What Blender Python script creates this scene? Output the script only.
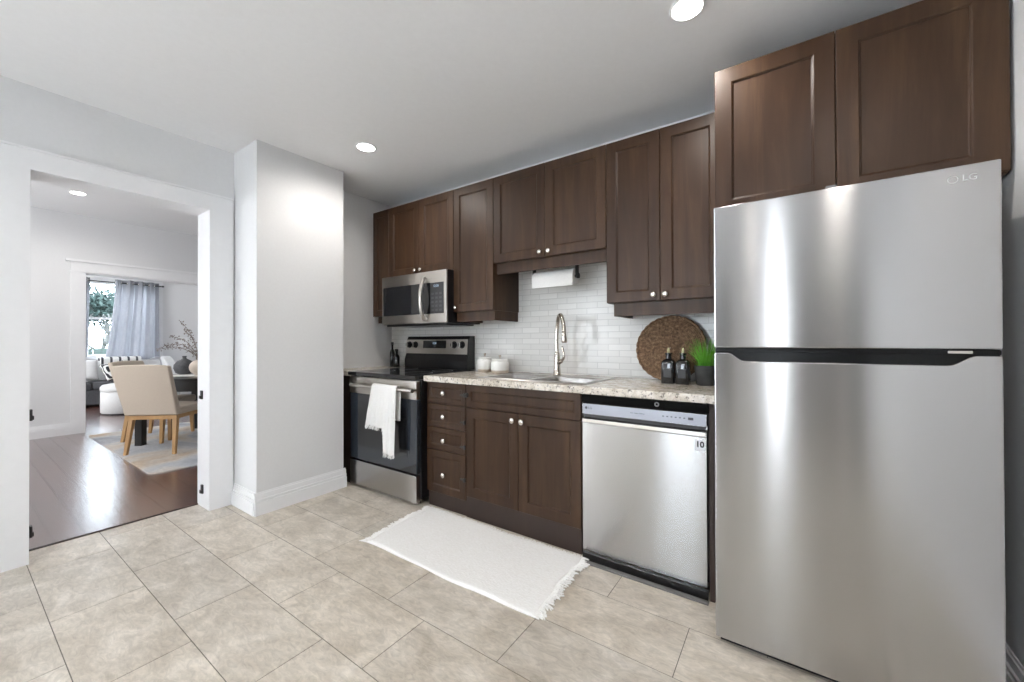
import bpy, bmesh, math, random
from math import sin, cos, pi, radians
from mathutils import Vector, Matrix
random.seed(7)
for o in list(bpy.data.objects): bpy.data.objects.remove(o)
S = bpy.context.scene
C = S.collection

# ------------------------------------------------------------------ camera
yaw, pitch, roll = radians(34.826), radians(.33), radians(-.154)
F = Vector((-sin(yaw)*cos(pitch), cos(yaw)*cos(pitch), sin(pitch)))
R = Vector((cos(yaw), sin(yaw), 0)); U = R.cross(F)
R2 = R*cos(roll)+U*sin(roll); U2 = -R*sin(roll)+U*cos(roll)
cd = bpy.data.cameras.new('camera'); cam = bpy.data.objects.new('camera', cd); C.objects.link(cam)
m = Matrix.Identity(4)
for i in range(3): m[i][0] = R2[i]; m[i][1] = U2[i]; m[i][2] = -F[i]
m[2][3] = 1.159
cam.matrix_world = m
cd.sensor_width = 36; cd.lens = 398.521/1024*36
cd.shift_x = (512-511.534)/1024; cd.shift_y = (338.455-341)/1024
cd.clip_start = .02; cd.clip_end = 200
S.camera = cam

# ------------------------------------------------------------------ world, lights, exposure
W = bpy.data.worlds.new('world'); S.world = W; W.use_nodes = True
wn = W.node_tree.nodes; wn['Background'].inputs[0].default_value = (.78, .89, 1, 1); wn['Background'].inputs[1].default_value = 11
vs = S.view_settings
vs.view_transform = 'Standard'; vs.look = 'None'; vs.gamma = 1; vs.use_curve_mapping = False; vs.exposure = 0.14

def area(name, loc, aim, sx, sy, power, col):
    l = bpy.data.lights.new(name, 'AREA'); l.shape = 'RECTANGLE'; l.size = sx; l.size_y = sy; l.energy = power; l.color = col
    o = bpy.data.objects.new(name, l); C.objects.link(o); o.location = loc
    o.rotation_euler = Vector(aim).to_track_quat('-Z', 'Y').to_euler(); return o
# area lamps added in place of daylight; only the far window is seen
area('fill_lamp_side', (-3.235, -2.475, 1.4), (1, .12, .45), .72, 1.5, 52, (.95, .975, 1))  # main kitchen fill, set in an invented opening
area('streak_lamp_rear', (-1.42, -2.96, 1.35), (0, 1, .45), .66, 1.6, 5.5, (.94, .97, 1))  # added for the bright reflection in the dishwasher
area('streak_lamp_narrow', (-.13, -2.96, 1.3), (0, 1, 0), .10, 1.9, 4.0, (.96, .98, 1))  # added for the narrow bright streak in the fridge
area('fill_lamp_dining', (-5.3, -1.74, 1.6), (0, 1, .35), 1.8, 1.6, 110, (.94, .97, 1))  # no window in this wall; lamp added to brighten the dining room
area('daylight_above_far_window', (-11.75, 2.1, 3.3), (.75, -.02, -.55), 1.6, 1.4, 160, (.88, .94, 1))
area('fill_lamp_living', (-9.2, -1.1, 1.6), (0, 1, .3), 2.0, 1.6, 150, (.95, .98, 1))  # fill lamp added before a closed wall to lift the living room
p_ = area('sky_portal', (-11.16, 2.13, 1.6), (1, 0, 0), 1.05, 1.45, 1, (1, 1, 1)); p_.data.cycles.is_portal = True
CAN_POWER = 21
CAN_COL = (1, .95, .89)

# ------------------------------------------------------------------ materials
def mat(name, col=(.8,.8,.8), rough=.5, metal=0, spec=.5, **k):
    mt = bpy.data.materials.new(name); mt.use_nodes = True
    b = mt.node_tree.nodes['Principled BSDF']
    b.inputs['Base Color'].default_value = (*col, 1); b.inputs['Roughness'].default_value = rough
    b.inputs['Metallic'].default_value = metal; b.inputs['Specular IOR Level'].default_value = spec
    for a, v in k.items(): b.inputs[a.replace('_', ' ')].default_value = v
    return mt
def N(mt, t, **k):
    n = mt.node_tree.nodes.new(t)
    for a, v in k.items(): setattr(n, a, v)
    return n
def L(mt, a, b): mt.node_tree.links.new(a, b)
def bsdf(mt): return mt.node_tree.nodes['Principled BSDF']
def coords(mt, scale=(1,1,1), kind='Object'):
    tc = N(mt, 'ShaderNodeTexCoord'); mp = N(mt, 'ShaderNodeMapping'); mp.inputs['Scale'].default_value = scale
    L(mt, tc.outputs[kind], mp.inputs[0]); return mp.outputs[0]
def noise(mt, vec, scale=5, detail=4, rough=.55, dist=0):
    n = N(mt, 'ShaderNodeTexNoise'); n.inputs['Scale'].default_value = scale; n.inputs['Detail'].default_value = detail
    n.inputs['Roughness'].default_value = rough; n.inputs['Distortion'].default_value = dist; L(mt, vec, n.inputs['Vector']); return n
def ramp(mt, fac, stops):
    r = N(mt, 'ShaderNodeValToRGB'); L(mt, fac, r.inputs[0]); e = r.color_ramp.elements
    while len(e) < len(stops): e.new(.5)
    for i, (p, c) in enumerate(stops): e[i].position = p; e[i].color = (*c, 1)
    return r.outputs[0]
def bump(mt, h, strength=.2, dist=.01):
    b = N(mt, 'ShaderNodeBump'); b.inputs['Strength'].default_value = strength; b.inputs['Distance'].default_value = dist
    L(mt, h, b.inputs['Height']); L(mt, b.outputs[0], bsdf(mt).inputs['Normal']); return b
def noisy(name, c1, c2, scale=(1,1,1), ns=5, rough=.5, bs=0, bd=.002, lo=.3, hi=.7, **k):
    mt = mat(name, c1, rough, **k); v = coords(mt, scale); n = noise(mt, v, ns)
    L(mt, ramp(mt, n.outputs['Fac'], [(lo, c1), (hi, c2)]), bsdf(mt).inputs['Base Color'])
    if bs: bump(mt, n.outputs['Fac'], bs, bd)
    return mt

M = {}
M['wall'] = noisy('wall_paint', (.745,.745,.75), (.765,.765,.77), ns=60, rough=.55, bs=.05, bd=.001)
M['ceil'] = noisy('ceiling_paint', (.87,.87,.875), (.89,.89,.895), ns=40, rough=.5, bs=.05, bd=.001, spec=.35)
M['trim'] = noisy('white_trim_paint', (.84,.84,.85), (.86,.86,.87), ns=20, rough=.35)
# dark stained maple
def wood(name, c1, c2, c3, grain=(14, 14, 1.2), rough=.36, spec=.5, ns=1.0):
    mt = mat(name, c1, rough, spec=spec); v = coords(mt, grain); n = noise(mt, v, ns, 6, .6, .6)
    v2 = coords(mt, (2.2, 2.2, .9)); n2 = noise(mt, v2, 1.2, 3)
    mx = N(mt, 'ShaderNodeMath', operation='MULTIPLY_ADD'); L(mt, n.outputs['Fac'], mx.inputs[0]); mx.inputs[1].default_value = .6
    m2 = N(mt, 'ShaderNodeMath', operation='MULTIPLY'); L(mt, n2.outputs['Fac'], m2.inputs[0]); m2.inputs[1].default_value = .4; L(mt, m2.outputs[0], mx.inputs[2])
    L(mt, ramp(mt, mx.outputs[0], [(.3, c1), (.5, c2), (.72, c3)]), bsdf(mt).inputs['Base Color']); return mt
M['cab'] = wood('dark_stained_maple', (.023,.0103,.0048), (.043,.0203,.0096), (.088,.047,.024), rough=.40, spec=.30)
M['kick'] = wood('dark_stained_toe', (.02,.010,.007), (.026,.013,.009), (.034,.018,.012), rough=.5)
# brushed stainless steel, grain runs horizontally
def steel(name, col=(.44,.43,.425), r=.20, aniso=1.0, wav=.07, streak=.03):
    mt = mat(name, col, r, 1); b = bsdf(mt)
    b.inputs['Anisotropic'].default_value = aniso; b.inputs['Anisotropic Rotation'].default_value = .25
    tg = N(mt, 'ShaderNodeTangent', direction_type='RADIAL', axis='Z'); L(mt, tg.outputs[0], b.inputs['Tangent'])
    n = noise(mt, coords(mt, (3, 3, 500)), 1.0, 3); f = N(mt, 'ShaderNodeMapRange')
    L(mt, n.outputs['Fac'], f.inputs[0]); f.inputs[3].default_value = r-streak*.5; f.inputs[4].default_value = r+streak*.5; L(mt, f.outputs[0], b.inputs['Roughness'])
    n2 = noise(mt, coords(mt, (3.2, 3.2, .35)), 1.3, 1); bump(mt, n2.outputs['Fac'], wav, .006)
    return mt
M['steel'] = steel('brushed_stainless_steel')
M['steel2'] = steel('brushed_stainless_trim', (.56,.535,.50), .28, .5, .05)
M['sinksteel'] = mat('satin_sink_steel', (.36,.345,.33), .28, 1)
M['nickel'] = mat('brushed_nickel', (.72,.69,.65), .22, 1)
M['faucet'] = mat('warm_nickel', (.60,.54,.48), .2, 1)
M['chrome'] = mat('pale_chrome', (.85,.84,.82), .12, 1)
M['black'] = mat('black_enamel', (.006,.006,.007), .3)
M['blackgloss'] = mat('black_glass', (.008,.009,.011), .04, spec=.8)
M['ovenglass'] = mat('oven_door_glass', (.022,.028,.038), .07, spec=.9)
M['blackband'] = mat('black_band_plastic', (.004,.004,.0045), .22, spec=.22)
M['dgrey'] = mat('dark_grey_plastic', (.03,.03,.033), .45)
M['mgrey'] = mat('grey_metal_side', (.20,.20,.21), .4)
M['added_door_dark'] = mat('added_door_dark_grey', (.05,.05,.053), .4)
M['added_door_mid'] = mat('added_door_mid_grey', (.20,.20,.205), .4)
M['greyplate'] = mat('grey_kick_strip', (.16,.155,.15), .5)
M['mark'] = mat('grey_printed_mark', (.05,.05,.06), .5)
M['etched'] = mat('bright_etched_mark', (.66,.66,.66), .3, 1)
M['sticker'] = mat('silver_white_sticker', (.82,.83,.86), .5)
M['display'] = mat('display_glow', (.01,.01,.01), .1, Emission_Color=(.6,.8,1,1), Emission_Strength=.7)
M['white'] = mat('white_ceramic', (.80,.79,.76), .25)
M['beige'] = noisy('unglazed_beige_clay', (.42,.35,.28), (.50,.43,.35), ns=40, rough=.7)
M['glass'] = mat('clear_glass', (1,1,1), .02, Transmission_Weight=1.0, IOR=1.45)
M['pane'] = mat('window_glass', (1,1,1), .0, Transmission_Weight=1.0, IOR=1.01)
M['paper'] = noisy('paper_towel', (.84,.83,.81), (.88,.87,.85), ns=90, rough=.9, bs=.2, bd=.001)
M['cloth'] = noisy('white_cotton', (.80,.79,.77), (.86,.85,.83), ns=160, rough=.95, bs=.4, bd=.002)
M['rug'] = noisy('white_cotton_mat', (.86,.84,.81), (.93,.92,.90), (1,3,1), ns=60, rough=.97, bs=.6, bd=.006)
M['bottle'] = mat('black_bottle_glass', (.008,.008,.009), .08, spec=.7)
M['pot'] = noisy('charcoal_pot', (.03,.032,.033), (.06,.062,.062), ns=14, rough=.6)
M['leaf'] = noisy('bright_green_blades', (.07,.30,.02), (.22,.58,.06), ns=12, rough=.5)
M['sprig'] = mat('pale_cork', (.62,.60,.36), .6)
M['light'] = mat('lamp_lens', (1,1,1), .3, Emission_Color=(1,.96,.9,1), Emission_Strength=14)
M['branch'] = mat('dry_twig', (.26,.21,.18), .8)
M['vase'] = noisy('charcoal_vase', (.07,.072,.078), (.12,.12,.125), ns=25, rough=.7)
M['globe'] = noisy('cream_clay', (.66,.56,.46), (.72,.62,.53), ns=9, rough=.6)
M['tblack'] = mat('black_table_lacquer', (.012,.011,.011), .3)
M['chairfab'] = noisy('beige_linen', (.56,.475,.385), (.63,.545,.45), ns=220, rough=.9, bs=.2, bd=.001)
M['oak'] = wood('honey_oak', (.38,.20,.07), (.47,.27,.11), (.55,.33,.14), rough=.45)
M['sofawhite'] = noisy('pale_sofa_linen', (.66,.66,.66), (.74,.74,.74), ns=60, rough=.9)
M['sofadark'] = noisy('charcoal_sofa', (.06,.06,.065), (.10,.10,.11), ns=60, rough=.9)
M['slate'] = noisy('slate_upholstery', (.16,.17,.20), (.21,.22,.25), ns=80, rough=.9)
M['ottoman'] = noisy('white_bouclé', (.54,.54,.54), (.62,.62,.62), ns=70, rough=.95, bs=.3, bd=.002)
M['bark'] = noisy('grey_bark', (.06,.06,.055), (.18,.18,.17), ns=8, rough=.9)
M['needles'] = noisy('grey_green_foliage', (.015,.032,.028), (.06,.09,.08), ns=4, rough=.9)
M['fence'] = noisy('weathered_fence', (.04,.06,.052), (.08,.10,.09), ns=5, rough=.9)
M['snow'] = noisy('pale_ground', (.10,.13,.11), (.16,.19,.17), ns=3, rough=.9)

# curtain: grey-blue, a little light comes through
cu = noisy('grey_blue_curtain', (.22,.222,.245), (.27,.272,.295), (1,1,.2), ns=30, rough=.9)
tr = N(cu, 'ShaderNodeBsdfTranslucent'); tr.inputs[0].default_value = (.40,.40,.43,1)
ms = N(cu, 'ShaderNodeMixShader'); ms.inputs[0].default_value = .22
L(cu, bsdf(cu).outputs[0], ms.inputs[1]); L(cu, tr.outputs[0], ms.inputs[2]); L(cu, ms.outputs[0], cu.node_tree.nodes['Material Output'].inputs[0])
M['curtain'] = cu

# tile: colour attribute gives each tile its tone
def tile_mat():
    mt = mat('travertine_look_tile', (.5,.46,.4), .30, spec=.5)
    at = N(mt, 'ShaderNodeAttribute'); at.attribute_name = 'tone'
    n = noise(mt, coords(mt, (1,1.6,1)), 5, 8, .62, .8); n2 = noise(mt, coords(mt), 1.1, 2)
    c = ramp(mt, n.outputs['Fac'], [(.28,(.45,.39,.315)), (.5,(.59,.53,.45)), (.72,(.74,.68,.60))])
    n3 = noise(mt, coords(mt, (1,2.4,1)), 16, 8, .7, 1.5)
    c3 = ramp(mt, n3.outputs['Fac'], [(.35,(.80,.80,.80)), (.62,(1.07,1.07,1.07))])
    mx = N(mt, 'ShaderNodeMixRGB', blend_type='MULTIPLY'); mx.inputs[0].default_value = 1; L(mt, c, mx.inputs[1]); L(mt, at.outputs['Color'], mx.inputs[2])
    mx2 = N(mt, 'ShaderNodeMixRGB', blend_type='MULTIPLY'); mx2.inputs[0].default_value = 1; L(mt, mx.outputs[0], mx2.inputs[1]); L(mt, c3, mx2.inputs[2])
    L(mt, mx2.outputs[0], bsdf(mt).inputs['Base Color'])
    rr = N(mt, 'ShaderNodeMapRange'); L(mt, n.outputs['Fac'], rr.inputs[0]); rr.inputs[3].default_value = .25; rr.inputs[4].default_value = .42; L(mt, rr.outputs[0], bsdf(mt).inputs['Roughness'])
    bump(mt, n3.outputs['Fac'], .12, .002); return mt
M['tile'] = tile_mat()
M['grout'] = noisy('grout', (.13,.12,.10), (.18,.165,.14), ns=30, rough=.85)

def plank_mat():
    mt = mat('dark_red_plank', (.06,.02,.014), .2, spec=.5)
    v = coords(mt)
    br = N(mt, 'ShaderNodeTexBrick'); L(mt, v, br.inputs['Vector'])
    br.inputs['Color1'].default_value = (.085,.028,.020,1); br.inputs['Color2'].default_value = (.125,.046,.032,1); br.inputs['Mortar'].default_value = (.012,.006,.005,1)
    br.inputs['Scale'].default_value = 1; br.inputs['Mortar Size'].default_value = .004; br.inputs['Brick Width'].default_value = 1.1; br.inputs['Row Height'].default_value = .128
    n = noise(mt, coords(mt, (1.5, 22, 1)), 2.2, 6, .6, .4)
    c = ramp(mt, n.outputs['Fac'], [(.3,(.7,.7,.7)), (.7,(1.25,1.22,1.2))])
    mx = N(mt, 'ShaderNodeMixRGB', blend_type='MULTIPLY'); mx.inputs[0].default_value = 1; L(mt, br.outputs['Color'], mx.inputs[1]); L(mt, c, mx.inputs[2])
    L(mt, mx.outputs[0], bsdf(mt).inputs['Base Color'])
    h2 = N(mt, 'ShaderNodeMath', operation='MULTIPLY_ADD'); L(mt, br.outputs['Fac'], h2.inputs[0]); h2.inputs[1].default_value = -1; sc = N(mt, 'ShaderNodeMath', operation='MULTIPLY'); L(mt, n.outputs['Fac'], sc.inputs[0]); sc.inputs[1].default_value = .015; L(mt, sc.outputs[0], h2.inputs[2])
    bb = bump(mt, h2.outputs[0], .6, .002); L(mt, bb.outputs[0], bsdf(mt).inputs['Coat Normal']); bsdf(mt).inputs['Roughness'].default_value = .24; bsdf(mt).inputs['Coat Weight'].default_value = 1; bsdf(mt).inputs['Coat Roughness'].default_value = .24; bsdf(mt).inputs['Coat IOR'].default_value = 1.7; return mt
M['plank'] = plank_mat()

def granite_mat():
    mt = mat('speckled_granite_laminate', (.7,.65,.58), .22)
    v = coords(mt); n = noise(mt, v, 18, 6, .7, .5); n2 = noise(mt, v, 75, 3, .7); n3 = noise(mt, v, 40, 4, .6, .3)
    c = ramp(mt, n.outputs['Fac'], [(.30,(.38,.32,.26)), (.44,(.58,.52,.44)), (.56,(.72,.67,.60)), (.75,(.80,.77,.73))])
    d = ramp(mt, n2.outputs['Fac'], [(.34,(.12,.11,.12)), (.44,(1,1,1))]); e = ramp(mt, n3.outputs['Fac'], [(.33,(.25,.22,.22)), (.41,(1,1,1))])
    mx = N(mt, 'ShaderNodeMixRGB', blend_type='MULTIPLY'); mx.inputs[0].default_value = .9; L(mt, c, mx.inputs[1]); L(mt, d, mx.inputs[2])
    m2 = N(mt, 'ShaderNodeMixRGB', blend_type='MULTIPLY'); m2.inputs[0].default_value = .8; L(mt, mx.outputs[0], m2.inputs[1]); L(mt, e, m2.inputs[2])
    L(mt, m2.outputs[0], bsdf(mt).inputs['Base Color']); return mt
M['granite'] = granite_mat()

def splash_mat():
    mt = mat('white_strip_tile', (.7,.7,.68), .2, spec=.5)
    tc = N(mt, 'ShaderNodeTexCoord'); sp = N(mt, 'ShaderNodeSeparateXYZ'); cb = N(mt, 'ShaderNodeCombineXYZ')
    L(mt, tc.outputs['Object'], sp.inputs[0]); L(mt, sp.outputs[0], cb.inputs[0]); L(mt, sp.outputs[2], cb.inputs[1])
    br = N(mt, 'ShaderNodeTexBrick'); L(mt, cb.outputs[0], br.inputs['Vector'])
    br.inputs['Color1'].default_value = (.69,.68,.655,1); br.inputs['Color2'].default_value = (.77,.76,.735,1); br.inputs['Mortar'].default_value = (.60,.59,.57,1)
    br.inputs['Scale'].default_value = 1; br.inputs['Mortar Size'].default_value = .0025; br.inputs['Brick Width'].default_value = .155; br.inputs['Row Height'].default_value = .042
    L(mt, br.outputs['Color'], bsdf(mt).inputs['Base Color'])
    b = bump(mt, br.outputs['Fac'], .5, .002); b.invert = True
    return mt
M['splash'] = splash_mat()

def wicker_mat():
    mt = mat('woven_seagrass', (.2,.12,.07), .75)
    n = noise(mt, coords(mt), 70, 4, .7); n2 = noise(mt, coords(mt), 9, 2)
    c = ramp(mt, n.outputs['Fac'], [(.3,(.06,.032,.018)), (.5,(.23,.135,.075)), (.72,(.46,.31,.19))])
    L(mt, c, bsdf(mt).inputs['Base Color']); bump(mt, n.outputs['Fac'], .8, .005); return mt
M['wicker'] = wicker_mat()

def patch_mat():
    mt = mat('faded_patchwork_rug', (.5,.5,.5), .95)
    v = coords(mt); n = noise(mt, v, 1.4, 3, .5, .6); n2 = noise(mt, v, 30, 4)
    c = ramp(mt, n.outputs['Fac'], [(.34,(.36,.38,.42)), (.46,(.56,.57,.59)), (.52,(.66,.62,.57)), (.62,(.62,.50,.38))])
    d = ramp(mt, n2.outputs['Fac'], [(.3,(.85,.85,.85)), (.7,(1.05,1.05,1.05))])
    mx = N(mt, 'ShaderNodeMixRGB', blend_type='MULTIPLY'); mx.inputs[0].default_value = 1; L(mt, c, mx.inputs[1]); L(mt, d, mx.inputs[2])
    L(mt, mx.outputs[0], bsdf(mt).inputs['Base Color']); return mt
M['patch'] = patch_mat()
def pillow_mat():
    mt = mat('black_white_print', (.7,.7,.7), .9)
    w = N(mt, 'ShaderNodeTexWave'); w.inputs['Scale'].default_value = 7; w.inputs['Distortion'].default_value = 9; w.inputs['Detail Scale'].default_value = .8
    L(mt, coords(mt), w.inputs[0]); L(mt, ramp(mt, w.outputs['Fac'], [(.42,(.02,.02,.025)), (.52,(.8,.8,.78))]), bsdf(mt).inputs['Base Color']); return mt
M['print'] = pillow_mat()

# ------------------------------------------------------------------ mesh helpers
def bx(bm, x0, x1, y0, y1, z0, z1, bev=0, seg=2):
    r = bmesh.ops.create_cube(bm, size=1); vs_ = r['verts']
    for v in vs_: v.co = Vector(((x0+x1)/2+v.co.x*(x1-x0), (y0+y1)/2+v.co.y*(y1-y0), (z0+z1)/2+v.co.z*(z1-z0)))
    if bev:
        es = list({e for v in vs_ for e in v.link_edges})
        bmesh.ops.bevel(bm, geom=es, offset=bev, segments=seg, affect='EDGES', profile=.6)
    return vs_
def lathe(bm, prof, c=(0,0,0), n=32, mtx=None, cap=True):
    cap = cap and prof[0] != prof[-1]
    rings = []
    for r, z in prof:
        rings.append([bm.verts.new((c[0]+r*cos(2*pi*i/n), c[1]+r*sin(2*pi*i/n), c[2]+z)) for i in range(n)] if r > 1e-6 else [bm.verts.new((c[0], c[1], c[2]+z))])
    for a, b in zip(rings, rings[1:]):
        for i in range(n):
            j = (i+1) % n
            if len(a) == 1 and len(b) == 1: continue
            if len(a) == 1: bm.faces.new((a[0], b[j], b[i]))
            elif len(b) == 1: bm.faces.new((a[i], a[j], b[0]))
            else: bm.faces.new((a[i], a[j], b[j], b[i]))
    if cap and len(rings[0]) > 1: bm.faces.new(list(reversed(rings[0])))
    if cap and len(rings[-1]) > 1: bm.faces.new(rings[-1])
    vv = [v for r in rings for v in r]
    if mtx:
        for v in vv: v.co = mtx @ v.co
    return vv
def tube(bm, pts, rad, n=10, cap=True):
    pts = [Vector(p) for p in pts]; k = len(pts)
    rads = rad if isinstance(rad, (list, tuple)) else [rad]*k
    rings = []; up = None
    for i, p in enumerate(pts):
        t = (pts[min(i+1,k-1)]-pts[max(i-1,0)]).normalized()
        if up is None: up = Vector((0,0,1)) if abs(t.z) < .9 else Vector((1,0,0))
        a = t.cross(up).normalized(); b = a.cross(t).normalized(); up = b
        rings.append([bm.verts.new(p+rads[i]*(a*cos(2*pi*j/n)+b*sin(2*pi*j/n))) for j in range(n)])
    for r, s in zip(rings, rings[1:]):
        for j in range(n): bm.faces.new((r[j], r[(j+1)%n], s[(j+1)%n], s[j]))
    if cap: bm.faces.new(list(reversed(rings[0]))); bm.faces.new(rings[-1])
def prism(bm, outline, axis, a, b):
    # outline: 2D points; axis 'x','y','z' = extrusion axis between a and b
    def P(p, t):
        return {'x': (t, p[0], p[1]), 'y': (p[0], t, p[1]), 'z': (p[0], p[1], t)}[axis]
    lo = [bm.verts.new(P(p, a)) for p in outline]; hi = [bm.verts.new(P(p, b)) for p in outline]
    bm.faces.new(lo); bm.faces.new(list(reversed(hi))); k = len(outline)
    for i in range(k): bm.faces.new((lo[i], lo[(i+1)%k], hi[(i+1)%k], hi[i]))
    return lo+hi
def smoothpath(pts, n=8):
    pts = [Vector(p) for p in pts]; out = []
    P_ = [pts[0]*2-pts[1]]+pts+[pts[-1]*2-pts[-2]]
    for i in range(1, len(P_)-2):
        a, b, c, d = P_[i-1:i+3]
        for j in range(n):
            t = j/n; out.append(.5*((2*b)+(c-a)*t+(2*a-5*b+4*c-d)*t*t+(3*b-a-3*c+d)*t**3))
    out.append(pts[-1]); return out

ROOT = {}
def obj(name, bm, mt, parent=None, smooth=False, bevel=0, sub=0, auto=None):
    """link one mesh object; when it has a parent the mesh is built in scene coordinates and shifted to the thing's base"""
    bmesh.ops.recalc_face_normals(bm, faces=bm.faces)
    me = bpy.data.meshes.new(name)
    off = Vector((0,0,0)); p = parent
    while p is not None:
        off += p.location; p = p.parent
    if parent is not None: bmesh.ops.translate(bm, verts=bm.verts, vec=-off)
    bm.to_mesh(me); bm.free()
    o = bpy.data.objects.new(name, me); C.objects.link(o); me.materials.append(M[mt] if isinstance(mt, str) else mt)
    if parent is not None: o.parent = parent
    if smooth or auto is not None:
        for f in me.polygons: f.use_smooth = True
        if auto is not None: me.set_sharp_from_angle(angle=radians(auto))
    if bevel:
        b = o.modifiers.new('bevel', 'BEVEL'); b.width = bevel; b.segments = 2; b.limit_method = 'ANGLE'
    if sub:
        s = o.modifiers.new('subdivision', 'SUBSURF'); s.levels = sub; s.render_levels = sub
    return o
def thing(name, label, cat, loc=(0,0,0), group=None):
    o = bpy.data.objects.new(name, None); o.empty_display_size = .05; C.objects.link(o); o.location = loc
    o['label'] = label; o['category'] = cat
    if group: o['group'] = group
    return o
def tag(o, label, cat, group=None):
    o['label'] = label; o['category'] = cat
    if group: o['group'] = group
    return o
def box_obj(name, mt, parent, *a, bev=0, **k):
    bm = bmesh.new(); bx(bm, *a, bev=bev); return obj(name, bm, mt, parent, **k)
def struct(name, boxes, mt, label=None):
    bm = bmesh.new()
    for b in boxes: bx(bm, *b)
    o = obj(name, bm, mt); o['kind'] = 'structure'
    if label: o['label'] = label
    return o
def dup(root, loc, rz, label, group=None, mats=None):
    r = root.copy(); C.objects.link(r); r.location = loc; r.rotation_euler = (0,0,rz); r['label'] = label
    if group: r['group'] = group
    for ch in list(root.children):
        c = ch.copy(); C.objects.link(c); c.parent = r
        for g in list(ch.children):
            d = g.copy(); C.objects.link(d); d.parent = c
    return r
def text(name, s, size, loc, mt, parent, depth=.0004, rot=(pi/2,0,0), sx=1, bold=0):
    cu_ = bpy.data.curves.new(name, 'FONT'); cu_.body = s; cu_.size = size; cu_.extrude = depth; cu_.offset = bold; cu_.align_x = 'CENTER'; cu_.align_y = 'CENTER'
    t = bpy.data.objects.new(name, cu_); C.objects.link(t); bpy.context.view_layer.update()
    me = bpy.data.meshes.new_from_object(t.evaluated_get(bpy.context.evaluated_depsgraph_get()))
    bpy.data.objects.remove(t); bpy.data.curves.remove(cu_)
    me.transform(Matrix.Translation(Vector(loc)) @ Matrix.Rotation(rot[2],4,'Z') @ Matrix.Rotation(rot[0],4,'X') @ Matrix.Scale(sx,4,(1,0,0)))
    bm = bmesh.new(); bm.from_mesh(me); bpy.data.meshes.remove(me)
    return obj(name, bm, mt, parent)

# ------------------------------------------------------------------ the room
XL, XR, YB, YF, H = -3.29, .597, 2.606, -3.00, 2.513     # kitchen
XW, XT = -3.275, -3.455                                   # door wall: kitchen face, dining face
D0, D1, DH = .270, 1.062, 2.066                           # doorway
HD = 2.775
# tiled floor: rows of 0.61 x 0.295 tiles
bm = bmesh.new(); tones = []
def tile_row(y0, y1, ph, x0, x1):
    k = math.ceil((x0-ph)/.61)
    xs = [x0]+[ph+.61*i for i in range(k, k+40) if x0+.01 < ph+.61*i < x1-.01]+[x1]
    for a, b in zip(xs, xs[1:]):
        t = .93+random.random()*.12; w = (random.random()-.5)*.02
        n0 = len(bm.faces)
        bx(bm, a+.0016, b-.0016, y0+.0016, y1-.0016, -.02, 0)
        tones.extend([(t+w, t, t-w*1.6)]*(len(bm.faces)-n0))
rows = [(-3.0,-2.695,-2.1), (-2.695,-2.40,-2.5), (-2.40,-2.105,-2.2), (-2.105,-1.81,-2.65), (-1.81,-1.515,-2.0), (-1.515,-1.215,-2.3), (-1.215,-.92,-2.7), (-.92,-.625,-2.45), (-.625,-.33,-2.2), (-.33,-.035,-2.3), (-.035,.265,-2.75), (.265,.563,-2.513), (.563,.858,-2.107), (.858,1.153,-1.857), (1.153,1.445,-1.483), (1.445,1.730,-2.165), (1.730,2.025,-1.9), (2.025,2.32,-2.3), (2.32,2.606,-1.7)]
for y0, y1, ph in rows:
    tile_row(y0, y1, ph, -3.462 if y0 > .25 and y1 < 1.2 else XL, XR)
me = bpy.data.meshes.new('floor'); bm.to_mesh(me); bm.free()
ca = me.color_attributes.new('tone', 'FLOAT_COLOR', 'CORNER')
for p in me.polygons:
    for li in p.loop_indices: ca.data[li].color = (*tones[p.index], 1)
me.materials.append(M['tile']); fl = bpy.data.objects.new('floor', me); C.objects.link(fl); fl['kind'] = 'structure'
g = box_obj('grout', 'grout', fl, -3.462, XR, YF, YB, -.06, -.0012)

struct('floor_dining', [(-7.6, -3.466, -1.9, 4.3, -.06, .001)], 'plank')
struct('floor_living', [(-11.05, -7.6, -1.2, 4.8, -.06, .001)], 'plank')
struct('trim_threshold', [(-3.476, -3.458, D0, D1, -.01, .005)], 'kick')
struct('ceiling', [(XT, XR+.1, YF-.1, YB+.1, H, H+.3)], 'ceil')
struct('ceiling_dining', [(-7.6, XT, -1.9, 4.3, HD, HD+.1)], 'ceil')
struct('ceiling_living', [(-11.1, -7.6, -1.2, 4.8, HD, HD+.1)], 'ceil')
struct('wall_back', [(XL-.15, XR+.1, YB, YB+.1, -.06, H)], 'wall')
struct('wall_right', [(XR, XR+.1, YF-.1, YB, -.06, H)], 'wall')
# wall behind the camera, with two openings added for the streaks in the steel
W4, W1, W2 = (-2.9, -2.05), (-1.78, -1.06), (-.20, -.06)
struct('wall_front', [(XT, W1[0], YF-.1, YF, -.06, H), (*W1, YF-.1, YF, 2.2, H), (*W1, YF-.1, YF, -.06, .5),
    (W1[1], W2[0], YF-.1, YF, -.06, H), (*W2, YF-.1, YF, 2.28, H), (*W2, YF-.1, YF, -.06, .32), (W2[1], XR, YF-.1, YF, -.06, H)], 'wall')
# wall between kitchen and dining room
struct('wall_left', [(XT, XW, W4[1], D0, -.06, H), (XT, XW, YF-.1, W4[0], -.06, H), (XT, XW, *W4, -.06, .58), (XT, XW, *W4, 2.22, H), (XT, XW, D1, YB, -.06, H), (XT, XW, D0, D1, DH, H), (XT, XT+.05, YB, 4.3, -.06, HD), (XT, XT+.02, -1.9, YB, H, HD), (XL-.02, XW-.002, 1.9, YB, -.06, H)], 'wall')
struct('wall_chase', [(XW, -2.918, 1.213, 1.845, -.06, H)], 'wall')
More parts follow.
